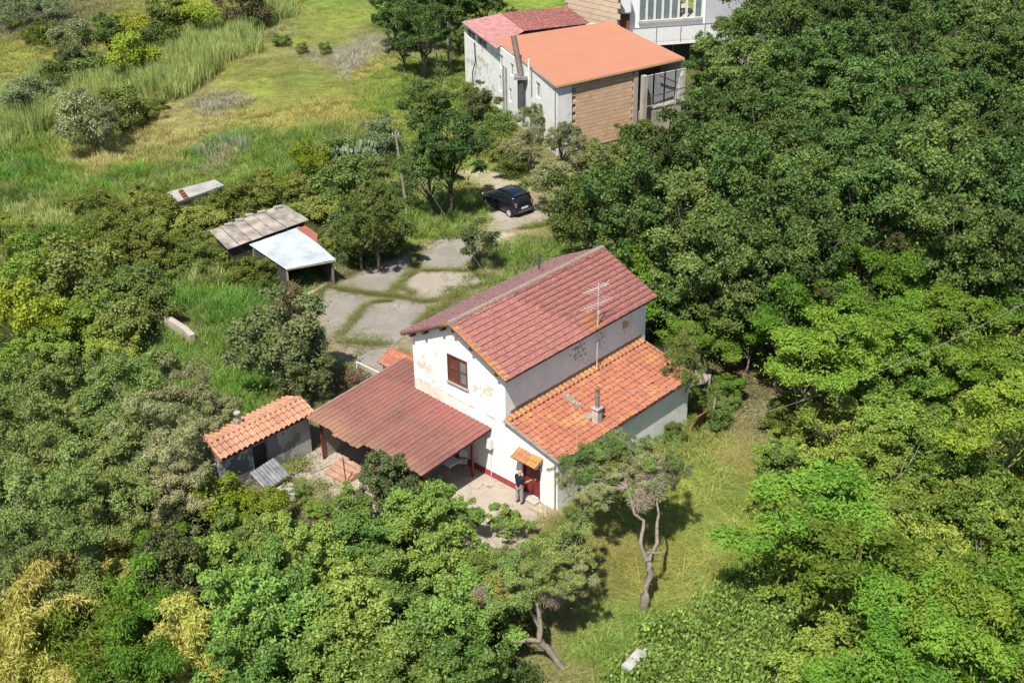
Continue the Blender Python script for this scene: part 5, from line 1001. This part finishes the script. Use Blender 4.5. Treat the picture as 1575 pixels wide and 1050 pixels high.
for i, ((a, b, s), lb) in enumerate(zip(vb, lbs)): plant('laurel' if i in (0, 1, 2, 10) else 'vine', 'leafy_tree', a, b, s, lb, 'tree', G)
for a, b, s, lb in ((345, 768, 1.05, 'lime green bush left in front of the outbuilding'), (398, 778, .9, 'lime green bush right in front of the outbuilding'), (436, 722, .3, 'small yellow green shrub climbing beside the outbuilding door'), (432, 680, .38, 'green creeper on the outbuilding wall')): plant('lime', 'lime_bush', a, b, s, lb, 'bush', 'lime green bushes')
for a, b, s, lb in ((452, 758, .3, 'low weedy shrub growing at the yard corner'), (488, 784, .28, 'weedy shrub between the lime bushes and the iron post')): plant('bramble', 'weed_shrub', a, b, s, lb, 'shrub')
plant('laurel', 'leafy_bush', 618, 752, .62, 'leafy bush rising in front of the porch post nearest the roof tip', 'bush'); plant('vine', 'leafy_bush', 668, 775, .55, 'leafy bush in front of the porch shade near the sunlit yard', 'bush')
plant('purple', 'bronze_shrub', 545, 585, .7, 'bronze leaved shrub behind the porch roof', 'shrub')
# two trees with bare trunks on the lawn
def lawn_tree(name, bx, by, pts, label, crowns, twigs):
    b = U(bx, by); e = empty(name, b, 0, label, 'tree'); m = MB()
    for br in pts:
        P0 = [U(a, c_, z)-b for a, c_, z, _ in br]; P = []; RR = []; rq = random.Random(br[0][0])
        for q in range(len(P0)-1):
            for t_ in (0, .33, .66): P.append(P0[q].lerp(P0[q+1], t_)+Vector((rq.uniform(-.04, .04), rq.uniform(-.04, .04), 0))*(q+t_ > 0)); RR.append((br[q][3]*(1-t_)+br[q+1][3]*t_)*rq.uniform(.85, 1.15))
        P.append(P0[-1]); RR.append(br[-1][3]*.8); m.tube(P, RR, 9)
    ends = [U(br[-1][0], br[-1][1], br[-1][2])-b for br in pts[1:]]; rb = random.Random(bx)
    for (a, c_, z, s, k) in crowns:
        w = U(a, c_, z)-b; en = min(ends, key=lambda q_: (q_-w).length)
        for _ in range(5):
            tp = w+Vector((rb.uniform(-1, 1), rb.uniform(-1, 1), rb.uniform(-.4, .8)))*1.6*s; md = en.lerp(tp, .5)+Vector((rb.uniform(-.15, .15), rb.uniform(-.15, .15), rb.uniform(-.05, .25)))
            m.tube([en, md, tp], [.035, .022, .008], 5, caps=False)
    m.build('trunk', M['bark'], e)
    for (a, c_, z, s, k) in crowns:
        me = PR[k][random.randrange(len(PR[k]))]; o = link('crown', me[0], e); w = U(a, c_, z)-b; o.location = w-Vector((0, 0, me[2]*s)); o.scale = (s, s, s)
    for (a, c_, z, s) in twigs:
        g = np.random.default_rng(int(a)); n = 1500; w = U(a, c_, z)-b; d = nrm(g.normal(size=(n, 3))+np.array([0, 0, .2])); C = d*(g.random(n)**.5*s)[:, None]+np.array(w)
        V, F = leafquads(C, nrm(g.normal(size=(n, 3))), .32, .014, g, 0, d); o = link('dead_twigs', npmesh('dead_twigs', V, F, {'lr': np.repeat(g.random(n), 4), 'lr2': np.zeros(4*n)}), e, mat=LM['dead'])
    return e
lawn_tree('olive_tree', 990, 935, [[(990, 938, 0, .20), (993, 915, .7, .17), (1000, 880, 1.5, .14), (996, 860, 2.0, .13)], [(996, 862, 2.0, .11), (985, 835, 2.6, .08), (990, 800, 3.0, .07), (975, 790, 3.3, .05), (965, 750, 3.9, .04)], [(998, 862, 2.0, .09), (1010, 835, 2.6, .07), (1012, 790, 3.2, .05), (1005, 740, 3.8, .04)], [(996, 850, 2.2, .06), (1018, 850, 2.5, .03), (1024, 845, 2.6, .02)]],
    'spreading olive with forked pale trunk on the lawn by the lean-to', [(905, 712, 3.8, .5, 'olive_green'), (955, 708, 4.0, .56, 'olive_green'), (1005, 715, 4.0, .55, 'olive_green'), (925, 752, 3.4, .42, 'olive'), (990, 722, 4.0, .55, 'olive'), (1022, 732, 3.8, .4, 'olive'), (882, 738, 3.3, .4, 'olive'), (930, 700, 4.0, .42, 'olive_green'), (945, 720, 3.9, .5, 'bush'), (950, 668, 4.3, .26, 'grey')], [(1000, 745, 3.8, .75), (985, 770, 3.5, .5)])
lawn_tree('olive_tree', 868, 1028, [[(868, 1030, .0, .13), (845, 1000, .7, .13), (828, 985, 1.2, .13)], [(790, 987, 1.3, .05), (810, 984, 1.3, .08), (828, 985, 1.2, .11), (830, 960, 1.7, .10), (825, 930, 2.2, .08), (835, 900, 2.9, .05)], [(830, 965, 1.6, .08), (815, 940, 2.2, .05), (800, 900, 3, .04)]],
    'olive tree with bent forked trunk in deep shade below the door', [(800, 885, 3.2, .55, 'olive_green'), (835, 880, 3.4, .5, 'olive_green'), (862, 855, 3.3, .55, 'olive_green'), (760, 870, 3.0, .5, 'vine'), (888, 800, 3.3, .42, 'bush'), (870, 830, 2.9, .5, 'bright'), (828, 850, 2.8, .4, 'scrub'), (875, 890, 3.0, .36, 'olive'), (770, 905, 2.9, .4, 'scrub')], [(850, 915, 2.8, .45), (740, 915, 2.8, .3)])
# middle ground
plant('laurel', 'laurel_tree', 425, 525, 1.3, 'big dark glossy bush left of the driveway slabs', 'tree'); plant('laurel', 'laurel_tree', 470, 575, .7, 'dark glossy bush behind the porch roof left of the bronze shrub', 'tree')
plant('purple', 'bronze_shrub', 440, 460, .95, 'bare brownish shrub at the top of the big glossy bush', 'shrub')
e = plant('sapling', 'sapling', 737, 368, .95, 'small dark sapling standing alone at the edge of the slabs', 'tree')
G = 'dark trees around the utility pole'
for a, b, k, s, lb in ((662, 165, 'oak', .78, 'tall dark oak behind the utility pole, upper one'), (690, 228, 'oak', .85, 'dark oak right of the utility pole'), (662, 262, 'oak', .62, 'dark tree touching the utility pole'), (577, 332, 'light_oak', .68, 'dark bush in front of the utility pole foot'), (550, 345, 'light_oak', .6, 'dark bush between the tin shed and the pole'), (500, 320, 'scrub', 1.0, 'scrub mound behind the tin shed'), (530, 285, 'bush', 1.3, 'green bush left of the utility pole'), (480, 245, 'lime', 1.2, 'yellow green bush at the edge of the tall grass'), (520, 225, 'bush', .95, 'bush above the yellow green bush'), (590, 205, 'grey', 1.2, 'pale grey shrub left of the pole top'), (560, 310, 'scrub', .9, 'mottled scrub below the green bush'), (600, 375, 'bush', .7, 'low bush at the driveway edge'), (550, 395, 'bush', .55, 'low bush beside the tin shed corner'), (460, 290, 'scrub', .9, 'scrub mound above the grey shed'), (570, 255, 'bush', .8, 'bush just left of the utility pole shaft')):
    plant(k, 'dark_tree' if k == 'oak' else 'bush', a, b, s, lb, 'tree' if k == 'oak' else 'bush', G)
G = 'scrub mounds around the sheds'
for a, b, s, lb in ((180, 345, 1.0, 'scrub mound at the left of the ruined hut'), (240, 325, 1.0, 'scrub mound just in front of the ruined hut'), (300, 345, 1.0, 'scrub mound between the hut and grey shed'), (350, 315, .9, 'scrub mound behind the grey shed'), (400, 300, .9, 'scrub mound right behind the grey shed roof'), (170, 390, 1.05, 'scrub mound left of the grey shed, upper row'), (235, 385, 1.05, 'scrub mound nearest the left end of the grey shed'), (290, 385, .8, 'scrub hanging at the shed wall'), (230, 420, .7, 'low scrub over the bright grass'), (400, 402, .62, 'dark scrub under the tin roof edge'), (352, 402, .75, 'dark scrub under the grey shed eave'), (330, 385, .7, 'scrub against the left end wall of the grey shed'), (398, 420, .85, 'scrub covering the side wall of the tin shed'), (300, 400, .9, 'scrub mound directly below the left corner of the grey shed'), (430, 345, .35, 'small scrub in the slot between the two shed roofs'), (520, 372, .6, 'scrub hugging the right side of the tin roof'), (200, 360, 1.0, 'scrub mound midway between ruin and dark hollow'), (255, 322, .45, 'scrub creeping over the near wall of the ruined hut'), (385, 322, .6, 'scrub spilling over the back edge of the grey shed roof'), (318, 358, .5, 'scrub spilling over the left edge of the grey shed roof'), (225, 300, .6, 'brownish scrub left of the ruined hut'), (140, 310, .7, 'scrub at the lower edge of the bright meadow')):
    plant('scrub', 'scrub_mound', a, b, s, lb, 'bush', G)
G = 'dense shrubs in the left hollow'
for a, b, k, s, lb in ((110, 420, 'bush', 1.5, 'large shady shrub in the left hollow'), (180, 450, 'bush', 1.4, 'dark shrub above the broken wall'), (40, 420, 'bramble', 1.0, 'yellowish shrub at the left edge below the reeds'), (40, 480, 'lime', 1.5, 'bright yellow green bush at the left edge'), (90, 490, 'lime', 1.2, 'yellow green bush beside the dark hollow'), (130, 500, 'bramble', .9, 'shrub below the dark hollow'), (60, 540, 'bramble', .9, 'shrub between yellow bush and olives'), (190, 510, 'bush', 1.1, 'shrub just left of the broken wall'), (230, 470, 'bush', .9, 'small dark shrub touching the broken wall'), (15, 360, 'bramble', .8, 'shrub at the left edge level with the sheds'), (90, 370, 'bramble', .9, 'shrub right of the one at the left edge'), (170, 545, 'bramble', .8, 'shrub just above the olives')):
    plant(k, 'hollow_shrub', a, b, s, lb, 'shrub', G)
G = 'bushes along the meadow'
for a, b, k, s, lb in ((165, 50, 'oak', .6, 'round dark bush in the far upper left'), (200, 42, 'lime', 1.7, 'yellowish bush right of the round dark bush'), (255, 28, 'bush', 1.5, 'green bush behind the reeds, upper'), (300, 22, 'lime', 1.7, 'yellow green bush next to the top reeds'), (200, 75, 'lime', 1.6, 'low yellow green bush in front of the dark bush'), (240, 62, 'bush', 1.3, 'dark bush between the yellow ones and the reeds'), (108, 90, 'laurel', .8, 'small conical dark tree in the far left'), (135, 105, 'bush', 1.2, 'bush in front of the conical dark tree'), (85, 112, 'bush', 1.0, 'bush left of the conical dark tree'), (115, 62, 'grey', 1.6, 'reddish bare shrub left of the round dark bush'), (130, 185, 'grey', 1.9, 'big grey green bush beside the dry grass'), (145, 180, 'olive', .85, 'dark olive bush in the middle of the dry grass'), (190, 172, 'bush', 1.3, 'bush right of the dark olive bush'), (375, 12, 'purple', 2.4, 'dark brown bush at the top beside the meadow'), (390, 35, 'bush', .8, 'small bush in front of the dark brown bush'), (35, 150, 'grey', 1.6, 'grey shrub at the left edge of the reeds'), (432, 62, 'bush', .6, 'tiny bush on the mown meadow'), (500, 76, 'bush', .45, 'tiniest dark bush on the mown meadow'), (465, 75, 'bush', .4, 'small tuft bush left of the tiniest bush'), (230, 165, 'scrub', .7, 'low bush at the right end of the reeds'), (25, 15, 'grey', 1.6, 'grey bush in the far upper left corner'), (80, 12, 'grey', 1.4, 'grey bush second along the top edge'), (60, 50, 'scrub', 1.0, 'flat scrub in the far upper left')):
    plant(k, 'meadow_bush', a, b, s, lb, 'bush', G)
G = 'dark trees at the top beside the workshop'
for a, b, s, lb in ((605, 20, .8, 'leftmost dark tree at the top beside the meadow'), (650, 40, .95, 'large dark tree left of the tall wooden pole'), (700, 15, .9, 'dark tree behind the tall wooden pole'), (745, 8, .85, 'dark tree behind the red corrugated roof'), (655, -5, .9, 'dark tree behind the large one at the top edge'), (620, 70, .5, 'low dark tree at the meadow corner'), (705, 60, .4, 'small dark tree by the workshop corner')): plant('oak', 'dark_tree', a, b, s, lb, 'tree', G)
G = 'shrubs below the workshop wall'
for a, b, k, s, lb in ((738, 158, 'laurel', .75, 'round dark bush at the foot of the workshop wall'), (765, 185, 'bush', .8, 'green bush right of the round dark bush'), (722, 138, 'bush', .45, 'bush at the far left foot of the workshop wall'), (822, 180, 'olive', .62, 'grey green tree in front of the workshop ducts'), (880, 165, 'olive', .52, 'slender grey green tree before the brick wall'), (815, 225, 'olive', .72, 'silvery tree beside the track bend'), (865, 215, 'olive', .75, 'silvery tree below the brick wall'), (905, 240, 'olive', .75, 'silvery tree right of the other silvery ones'), (850, 275, 'olive', .8, 'silvery tree hanging over the navy car'), (885, 300, 'olive', .7, 'grey green tree beside the parking slab'), (925, 162, 'light_oak', .48, 'small tree hiding the middle of the brick wall foot'), (968, 160, 'bush', 1.0, 'bush hiding the right foot of the brick wall'), (895, 168, 'olive', .5, 'small silvery tree at the left foot of the brick wall'), (945, 185, 'bush', .6, 'green bush in front of the brick wall'), (975, 192, 'bush', .45, 'green bush below the white car'), (775, 225, 'bush', .9, 'bush left of the silvery tree at the track'), (790, 255, 'bush', .8, 'bush above the navy car'), (760, 205, 'bush', .7, 'low bush by the track bend'), (880, 350, 'bush', .9, 'bush below the parking slab'), (905, 190, 'bright', .45, 'small bright bush before the brick wall')):
    plant(k, 'wall_shrub', a, b, s, lb, 'shrub', G)
for a, b, s, lb in ((1085, 615, .5, 'bush beside the white stones at the lean-to corner'), (1105, 640, .5, 'low green bush at the end of the lean-to wall'), (1035, 665, .35, 'low weedy bush at the lean-to wall'), (1120, 620, .35, 'small bush in the brown clearing'), (1000, 668, .3, 'smallest weedy bush against the lean-to wall')): plant('bush', 'garden_bush', a, b, s, lb, 'bush')
for a, b, k, s, lb in ((1195, 700, 'bramble', .55, 'shrub closing the lawn from the right below the clearing'), (1180, 765, 'bramble', .5, 'lower shrub closing the lawn from the right'), (1215, 640, 'bush', .75, 'shrub dividing the brown clearing in two'), (1120, 590, 'bright', .5, 'fresh green bush behind the rusty panel')): plant(k, 'lawn_edge_shrub', a, b, s, lb, 'shrub', 'shrubs at the edge of the lawn')
w = U(1075, 655); o = MB().box((0, 0, .55), (.06, 1.5, 1.1)).build('old_gate_panel', M['rust'], None, w); o.rotation_euler = (0, .35, -.75); tag(o, 'dark rusty panel leaning in the weeds beyond the lean-to wall', 'panel')
w = U(1093, 655); tag(MB().tube([w, w+Vector((.15, .1, 1.5))], .06, 6).build('stake', M['old_wood']), 'pale wooden stake leaning by the rusty panel', 'stake')
# prickly pear
e = empty('prickly_pear', UT(548, 250), 0, 'pale green prickly pear clump at the edge of the bushes', 'cactus'); g = np.random.default_rng(4); pad = MB()
for k in range(130):
    a = random.uniform(0, 6.28); r_ = 1.5*random.random()**.5; c_ = Vector((r_*math.cos(a)*1.2, r_*math.sin(a), .3+random.random()*1.3)); Q = Matrix.Rotation(random.uniform(0, 6.28), 4, 'Z') @ Matrix.Rotation(random.uniform(-.5, .5), 4, 'X')
    vs = [Matrix.Translation(c_) @ Q @ Vector((.13*math.cos(t_), y_, .2*math.sin(t_))) for y_ in (-.02, .02) for t_ in [i*math.pi/4 for i in range(8)]]
    pad.add(vs, [tuple(range(8)), tuple(reversed(range(8, 16)))]+[(i, i+8, (i+1) % 8+8, (i+1) % 8) for i in range(8)])
o = pad.build('pads', LM['cactus'], e); o['kind'] = 'stuff'

# ------------------------------------------------------------------ grass, reeds, ivy: instanced tufts
def tuft(name, mat, nb, h, spread, wd, seed, bend=.4):
    g = np.random.default_rng(seed); V = []; F = []; lr = []
    for i in range(nb):
        a = g.uniform(0, 6.28); r_ = spread*g.random()**.6; b = np.array([r_*math.cos(a), r_*math.sin(a), 0]); d = np.array([math.cos(a)*g.uniform(.2, 1)+g.normal()*.3, math.sin(a)*g.uniform(.2, 1)+g.normal()*.3, 0])*bend
        hh = h*g.uniform(.5, 1.15); w = np.array([-d[1], d[0], 0]); w = w/(np.linalg.norm(w)+1e-6)*wd; th = g.uniform(0, 3.14); w = np.array([math.cos(th), math.sin(th), 0])*wd; k = len(V)
        V += [b-w, b+w, b+d*hh*.35+w*.8+[0, 0, hh*.6], b+d*hh*.35-w*.8+[0, 0, hh*.6], b+d*hh+[0, 0, hh*.95]]; V.append(V[-1]+w*.2)
        F += [(k, k+1, k+2, k+3), (k+3, k+2, k+5, k+4)]; lr += [g.random()]*6
    me = npmesh(name, np.array(V), np.array(F), {'lr': np.array(lr)}); me.materials.append(mat); return bpy.data.objects.new(name, me)
def leafy(name, mat, n, r, h, leaf, seed):
    g = np.random.default_rng(seed); C = np.stack([g.normal(size=n)*r*.5, g.normal(size=n)*r*.5, g.random(n)*h], 1); V, F = leafquads(C, nrm(g.normal(size=(n, 3))*.6+[0, 0, 1]), leaf[0], leaf[1], g)
    me = npmesh(name, V, F, {'lr': np.repeat(g.random(n), 4)}); me.materials.append(mat); return bpy.data.objects.new(name, me)
MT = tintmat('grass_blades')
def scatter(name, label, P, S, tint, protos, cat, kind='stuff'):
    n = len(P); me = bpy.data.meshes.new(name); me.vertices.add(n); me.vertices.foreach_set('co', np.asarray(P, np.float32).ravel())
    g = np.random.default_rng(n)
    def at(nm, ty, key, arr): a = me.attributes.new(nm, ty, 'POINT'); a.data.foreach_set(key, np.asarray(arr, np.float32).ravel())
    at('rot', 'FLOAT_VECTOR', 'vector', np.stack([g.normal(size=n)*.08, g.normal(size=n)*.08, g.uniform(0, 6.28, n)], 1)); at('scl', 'FLOAT_VECTOR', 'vector', S)
    at('tint', 'FLOAT_COLOR', 'color', np.concatenate([tint, np.ones((n, 1))], 1))
    a = me.attributes.new('pick', 'INT', 'POINT'); a.data.foreach_set('value', g.integers(0, len(protos), n).astype(np.int32))
    o = link(name, me); tag(o, label, cat, None, kind)
    gn = bpy.data.node_groups.new(name, 'GeometryNodeTree'); gn.interface.new_socket('Geometry', in_out='INPUT', socket_type='NodeSocketGeometry'); gn.interface.new_socket('Geometry', in_out='OUTPUT', socket_type='NodeSocketGeometry')
    N = gn.nodes; Lk = gn.links; gi = N.new('NodeGroupInput'); go = N.new('NodeGroupOutput'); ip = N.new('GeometryNodeInstanceOnPoints'); jn = N.new('GeometryNodeGeometryToInstance')
    for p_ in reversed(protos):
        oi = N.new('GeometryNodeObjectInfo'); oi.inputs['Object'].default_value = p_; oi.inputs['As Instance'].default_value = True; Lk.new(oi.outputs['Geometry'], jn.inputs[0])
    # joined instances keep one entry per prototype
    Lk.clear(); jg = N.new('GeometryNodeJoinGeometry')
    for p_ in protos:
        oi = N.new('GeometryNodeObjectInfo'); oi.inputs['Object'].default_value = p_; oi.inputs['As Instance'].default_value = True; Lk.new(oi.outputs['Geometry'], jg.inputs[0])
    Lk.new(gi.outputs[0], ip.inputs['Points']); Lk.new(jg.outputs[0], ip.inputs['Instance']); ip.inputs['Pick Instance'].default_value = True
    def na(nm, ty):
        x = N.new('GeometryNodeInputNamedAttribute'); x.data_type = ty; x.inputs['Name'].default_value = nm; return [q for q in x.outputs if q.enabled][0]
    Lk.new(na('pick', 'INT'), ip.inputs['Instance Index']); Lk.new(na('rot', 'FLOAT_VECTOR'), ip.inputs['Rotation']); Lk.new(na('scl', 'FLOAT_VECTOR'), ip.inputs['Scale']); Lk.new(ip.outputs[0], go.inputs[0])
    mo = o.modifiers.new('scatter', 'NODES'); mo.node_group = gn; return o
def inpoly(x, y, poly):
    c = np.zeros(len(x), bool); n = len(poly)
    for i in range(n):
        x1, y1, x2, y2 = poly[i][0], poly[i][1], poly[(i+1) % n][0], poly[(i+1) % n][1]
        c ^= ((y1 > y) != (y2 > y)) & (x < (x2-x1)*(y-y1)/(y2-y1+1e-12)+x1)
    return c
NO = [[(p_.x, p_.y) for p_ in px_poly(s_)] for s_ in SLABS]+[[tuple(fromH(a, b)[:2]) for a, b in ((-8.7, -6.5), (-6.5, -6.5), (3.2, -3.4), (3.3, 10), (-6, 10), (-6.2, 1), (-10.8, 0), (-10.8, -9.5))],
    [tuple(U(a, b)[:2]) for a, b in ((757, 262), (771, 262), (778, 290), (820, 315), (840, 320), (812, 345), (760, 352), (748, 315))], [(W0.x-.3, W0.y), (W1.x-.3, W1.y-.3), (cw1.x+2, cw1.y), (D_.x+4, D_.y+3), (F1.x+5, F1.y+12)]]
g = np.random.default_rng(11)
def field_pts(dens, box, hmin):
    x0, x1, y0, y1 = box; n = int((x1-x0)*(y1-y0)*dens); x = g.uniform(x0, x1, n); y = g.uniform(y0, y1, n)
    keep = (np.abs(x) < .43*y+3)
    for p_ in NO: keep &= ~inpoly(x, y, p_)
    x, y = x[keep], y[keep]; c, h = zone(x, y); k = (h > hmin)&(g.random(len(x)) < np.clip(h/.14, .15, 1)); return x[k], y[k], c[k], h[k]
tufts = [tuft('tuft', MT, 26, 1.0, .38, .018, i, .55) for i in range(4)]; lawn = [tuft('short_tuft', MT, 26, 1.0, .34, .014, 30+i, 1.6) for i in range(4)]
def grass(name, label, dens, box, hs=1.0):
    x, y, c, h = field_pts(dens, box, .035); z = T(x, y)
    patch = .5+.5*np.sin(x*.9+2*np.sin(y*.37))*np.sin(y*.8+1.7*np.sin(x*.41))
    hh = h*hs*g.uniform(.55, 1.35, len(x))*(.75+.5*patch); wide = np.clip(.55+h*.9, .5, 1.1)*g.uniform(.8, 1.25, len(x))
    c = c+np.stack([c[:, 1]*.13, c[:, 1]*-.02, c[:, 1]*.07], 1); c[:, 0] = np.minimum(c[:, 0], c[:, 1]*1.06); tint = c*1.5*g.uniform(.72, 1.28, (len(x), 1))*(1+g.normal(size=(len(x), 3))*.07)*(.85+.3*patch[:, None]); dry = g.random(len(x)) < .07; tint[dry] = np.array([.40, .36, .2])*g.uniform(.7, 1.1, (dry.sum(), 1))
    lo = h < .24
    for sel, pr, nm, lb in ((~lo, tufts, name, label), (lo, lawn, 'short_'+name, 'shorter '+label)):
        if sel.sum() > 10: scatter(nm, lb, np.stack([x, y, z], 1)[sel], np.stack([wide, wide, hh], 1)[sel], np.clip(tint[sel], 0, 1), pr, 'grass')
grass('lawn_grass', 'sunlit yellow green grass on the lawn right of the farmhouse', 15, (-16, 32, 32, 66))
grass('hollow_grass', 'bright green grass in the hollow left of the driveway', 13, (-40, -16, 40, 66))
grass('meadow_grass', 'bright green and dry grass of the meadow and track verges', 6.5, (-62, 34, 66, 148), 1.05)
# grass in the slab joints
J = [[(524,444),(551,450),(590,455),(620,456),(650,465),(690,462),(706,452)], [(640,378),(640,398),(638,414),(614,440),(600,452)], [(650,417),(690,417),(728,418),(736,424)], [(564,468),(545,492),(520,519)], [(571,466),(600,463)], [(700,452),(735,440)], [(610,440),(640,455)], [(520,525),(560,530),(600,530)], [(505,440),(530,447)], [(640,500),(660,486),(690,465)], [(800,352),(830,348),(850,345)], [(745,390),(735,400),(740,412)], [(480,465),(500,440),(560,412),(600,396),(640,378)]]
Pj = []
for ln in J:
    for (a, b), (c_, d_) in zip(ln[:-1], ln[1:]):
        p_, q_ = U(a, b), U(c_, d_); n = int((q_-p_).length*44)
        for k in range(n): w = p_.lerp(q_, g.random()); Pj.append((w.x+g.normal()*.085, w.y+g.normal()*.085, .02))
Pj = np.array(Pj); n = len(Pj); hh = g.uniform(.06, .22, n); tj = np.where(g.random((n, 1)) < .65, np.array([[.23, .27, .075]]), np.array([[.30, .26, .12]]))*g.uniform(.7, 1.2, (n, 1))
scatter('joint_grass', 'grass and moss growing in the joints between driveway slabs', Pj, np.stack([g.uniform(.22, .42, n)]*2+[hh], 1), tj, lawn, 'grass')
# weeds in the yard corner and house foot
Pw = [];
for (a, b, r_, n) in ((460, 757, .5, 60), (495, 752, .2, 8), (560, 530, .5, 25), (612, 548, .3, 18), (530, 572, .5, 40), (700, 450, .5, 40), (505, 775, .6, 50), (1010, 668, .7, 60), (1040, 655, .8, 80), (980, 690, .8, 60), (420, 700, .4, 30), (680, 480, .4, 40), (460, 715, .5, 50)):
    for k in range(n): w = U(a, b); Pw.append((w.x+g.normal()*r_, w.y+g.normal()*r_, 0.0))
Pw = np.array(Pw); n = len(Pw); scatter('weeds', 'yellowish weeds sprouting around the yard and the house foot', Pw, np.stack([g.uniform(.4, .8, n)]*2+[g.uniform(.3, 1.0, n)], 1), np.array([[.26, .30, .09]])*g.uniform(.6, 1.3, (n, 1)), [leafy('weed', MT, 60, .5, .5, (.11, .06), 90+i) for i in range(3)], 'weeds')
# reeds: tall cane thickets
canes = [tuft('canes', LM['reed'], 34, 1.0, .5, .03, 60+i, .35) for i in range(4)]
for o_ in canes:
    o_.data.attributes.new('lr2', 'FLOAT', 'POINT')
def reeds(name, label, polys, dens, h):
    P = []; S = []
    for poly in polys:
        W_ = [UT(a, b) for a, b in poly]; xs = [w.x for w in W_]; ys = [w.y for w in W_]; n = int((max(xs)-min(xs))*(max(ys)-min(ys))*dens); x = g.uniform(min(xs), max(xs), n); y = g.uniform(min(ys), max(ys), n)
        k = inpoly(x, y, [(w.x, w.y) for w in W_]); x, y = x[k], y[k]; P.append(np.stack([x, y, T(x, y)], 1)); s = g.uniform(.7, 1.2, len(x)); S.append(np.stack([s, s, h*g.uniform(.5, 1.15, len(x))*(.7+.3*np.sin(x*.8)*np.sin(y*.6+1))], 1))
    P = np.concatenate(P); S = np.concatenate(S); return scatter(name, label, P, S, np.full((len(P), 3), .3), canes, 'reeds')
reeds('reeds', 'pale cane thickets waving along the upper edge of the meadow', [[(60, 170), (150, 130), (250, 110), (330, 75), (385, 60), (400, 80), (340, 105), (285, 150), (240, 165), (200, 140), (120, 180), (60, 215), (0, 240), (-10, 200)], [(200, 120), (300, 60), (380, 30), (450, 10), (455, 25), (385, 60), (300, 90), (230, 125)], [(0, 170), (60, 120), (70, 150), (30, 190), (0, 200)]], 4.5, 2.6)
reeds('reeds', 'pale reeds at the left edge beyond the sheds', [[(-10, 345), (60, 320), (110, 340), (90, 370), (40, 395), (-10, 405)]], 5, 1.4)
reeds('reeds', 'tuft of pale canes above the short bright grass beside the grey shed', [[(255, 445), (300, 415), (350, 395), (365, 410), (340, 435), (290, 450), (262, 460)]], 9, 1.2)
# ivy on the lawn foot and ground cover
ivyp = [leafy('ivy', MT, 70, .45, .3, (.13, .10), 80+i) for i in range(4)]
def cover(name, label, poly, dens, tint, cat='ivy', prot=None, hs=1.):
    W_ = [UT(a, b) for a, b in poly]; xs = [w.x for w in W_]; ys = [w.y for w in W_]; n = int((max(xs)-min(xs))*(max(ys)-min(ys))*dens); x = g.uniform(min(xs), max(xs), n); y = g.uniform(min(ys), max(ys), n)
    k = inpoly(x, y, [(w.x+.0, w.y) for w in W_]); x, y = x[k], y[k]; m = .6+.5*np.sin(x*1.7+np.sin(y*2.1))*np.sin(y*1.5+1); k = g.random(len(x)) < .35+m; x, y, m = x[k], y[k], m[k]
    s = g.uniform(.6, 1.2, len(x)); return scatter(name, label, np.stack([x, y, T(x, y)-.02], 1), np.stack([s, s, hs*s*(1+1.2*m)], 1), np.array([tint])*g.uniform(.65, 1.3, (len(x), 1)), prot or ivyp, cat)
cover('litter', 'dry leaf litter and weeds scattered over the brown clearing', [(1090, 560), (1180, 540), (1300, 600), (1290, 670), (1190, 690), (1120, 680), (1070, 620)], 4, (.28, .24, .14), 'litter', None, .3)
cover('ivy', 'bright green ivy carpet below the lawn around the stone trough', [(1010, 960), (1080, 920), (1130, 890), (1180, 850), (1215, 880), (1230, 960), (1260, 1010), (1270, 1070), (930, 1075), (950, 1030)], 14, (.26, .38, .09))
cover('undergrowth', 'low leafy undergrowth beneath the thicket right of the lawn', [(1170, 700), (1230, 690), (1620, 620), (1640, 1080), (1250, 1080), (1220, 900), (1190, 820)], 3.5, (.20, .27, .07), 'undergrowth')
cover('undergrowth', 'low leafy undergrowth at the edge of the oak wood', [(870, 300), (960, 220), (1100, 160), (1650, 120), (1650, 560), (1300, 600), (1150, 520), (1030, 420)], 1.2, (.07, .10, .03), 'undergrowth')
cover('undergrowth', 'low leafy undergrowth between the olives and the sheds', [(-20, 420), (250, 320), (430, 270), (640, 230), (640, 370), (560, 410), (430, 430), (260, 470), (200, 600), (-20, 720)], 3.0, (.11, .17, .045), 'undergrowth')
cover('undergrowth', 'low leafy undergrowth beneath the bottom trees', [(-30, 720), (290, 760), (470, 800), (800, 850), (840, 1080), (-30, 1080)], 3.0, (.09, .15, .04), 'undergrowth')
cover('undergrowth', 'green verge plants on both sides of the track', [(690, 130), (735, 160), (790, 230), (830, 300), (800, 300), (770, 255), (745, 225), (715, 190)], 5, (.15, .22, .05), 'undergrowth')
cover('lavender_weeds', 'greyish flowering weeds dotting the mown meadow', [(295, 178), (320, 150), (370, 140), (390, 155), (340, 180), (310, 186)], 4, (.46, .43, .34), 'weeds', tufts, .3)
cover('lavender_weeds', 'grey flowering weeds on the upper right of the meadow', [(520, 95), (575, 60), (575, 85), (545, 112), (525, 125)], 5, (.48, .45, .38), 'weeds', tufts, .3)
cover('lavender_weeds', 'bluish grey weeds in the tall bright grass', [(300, 240), (320, 222), (370, 222), (385, 232), (340, 243)], 5, (.38, .42, .31), 'weeds', tufts, .55)
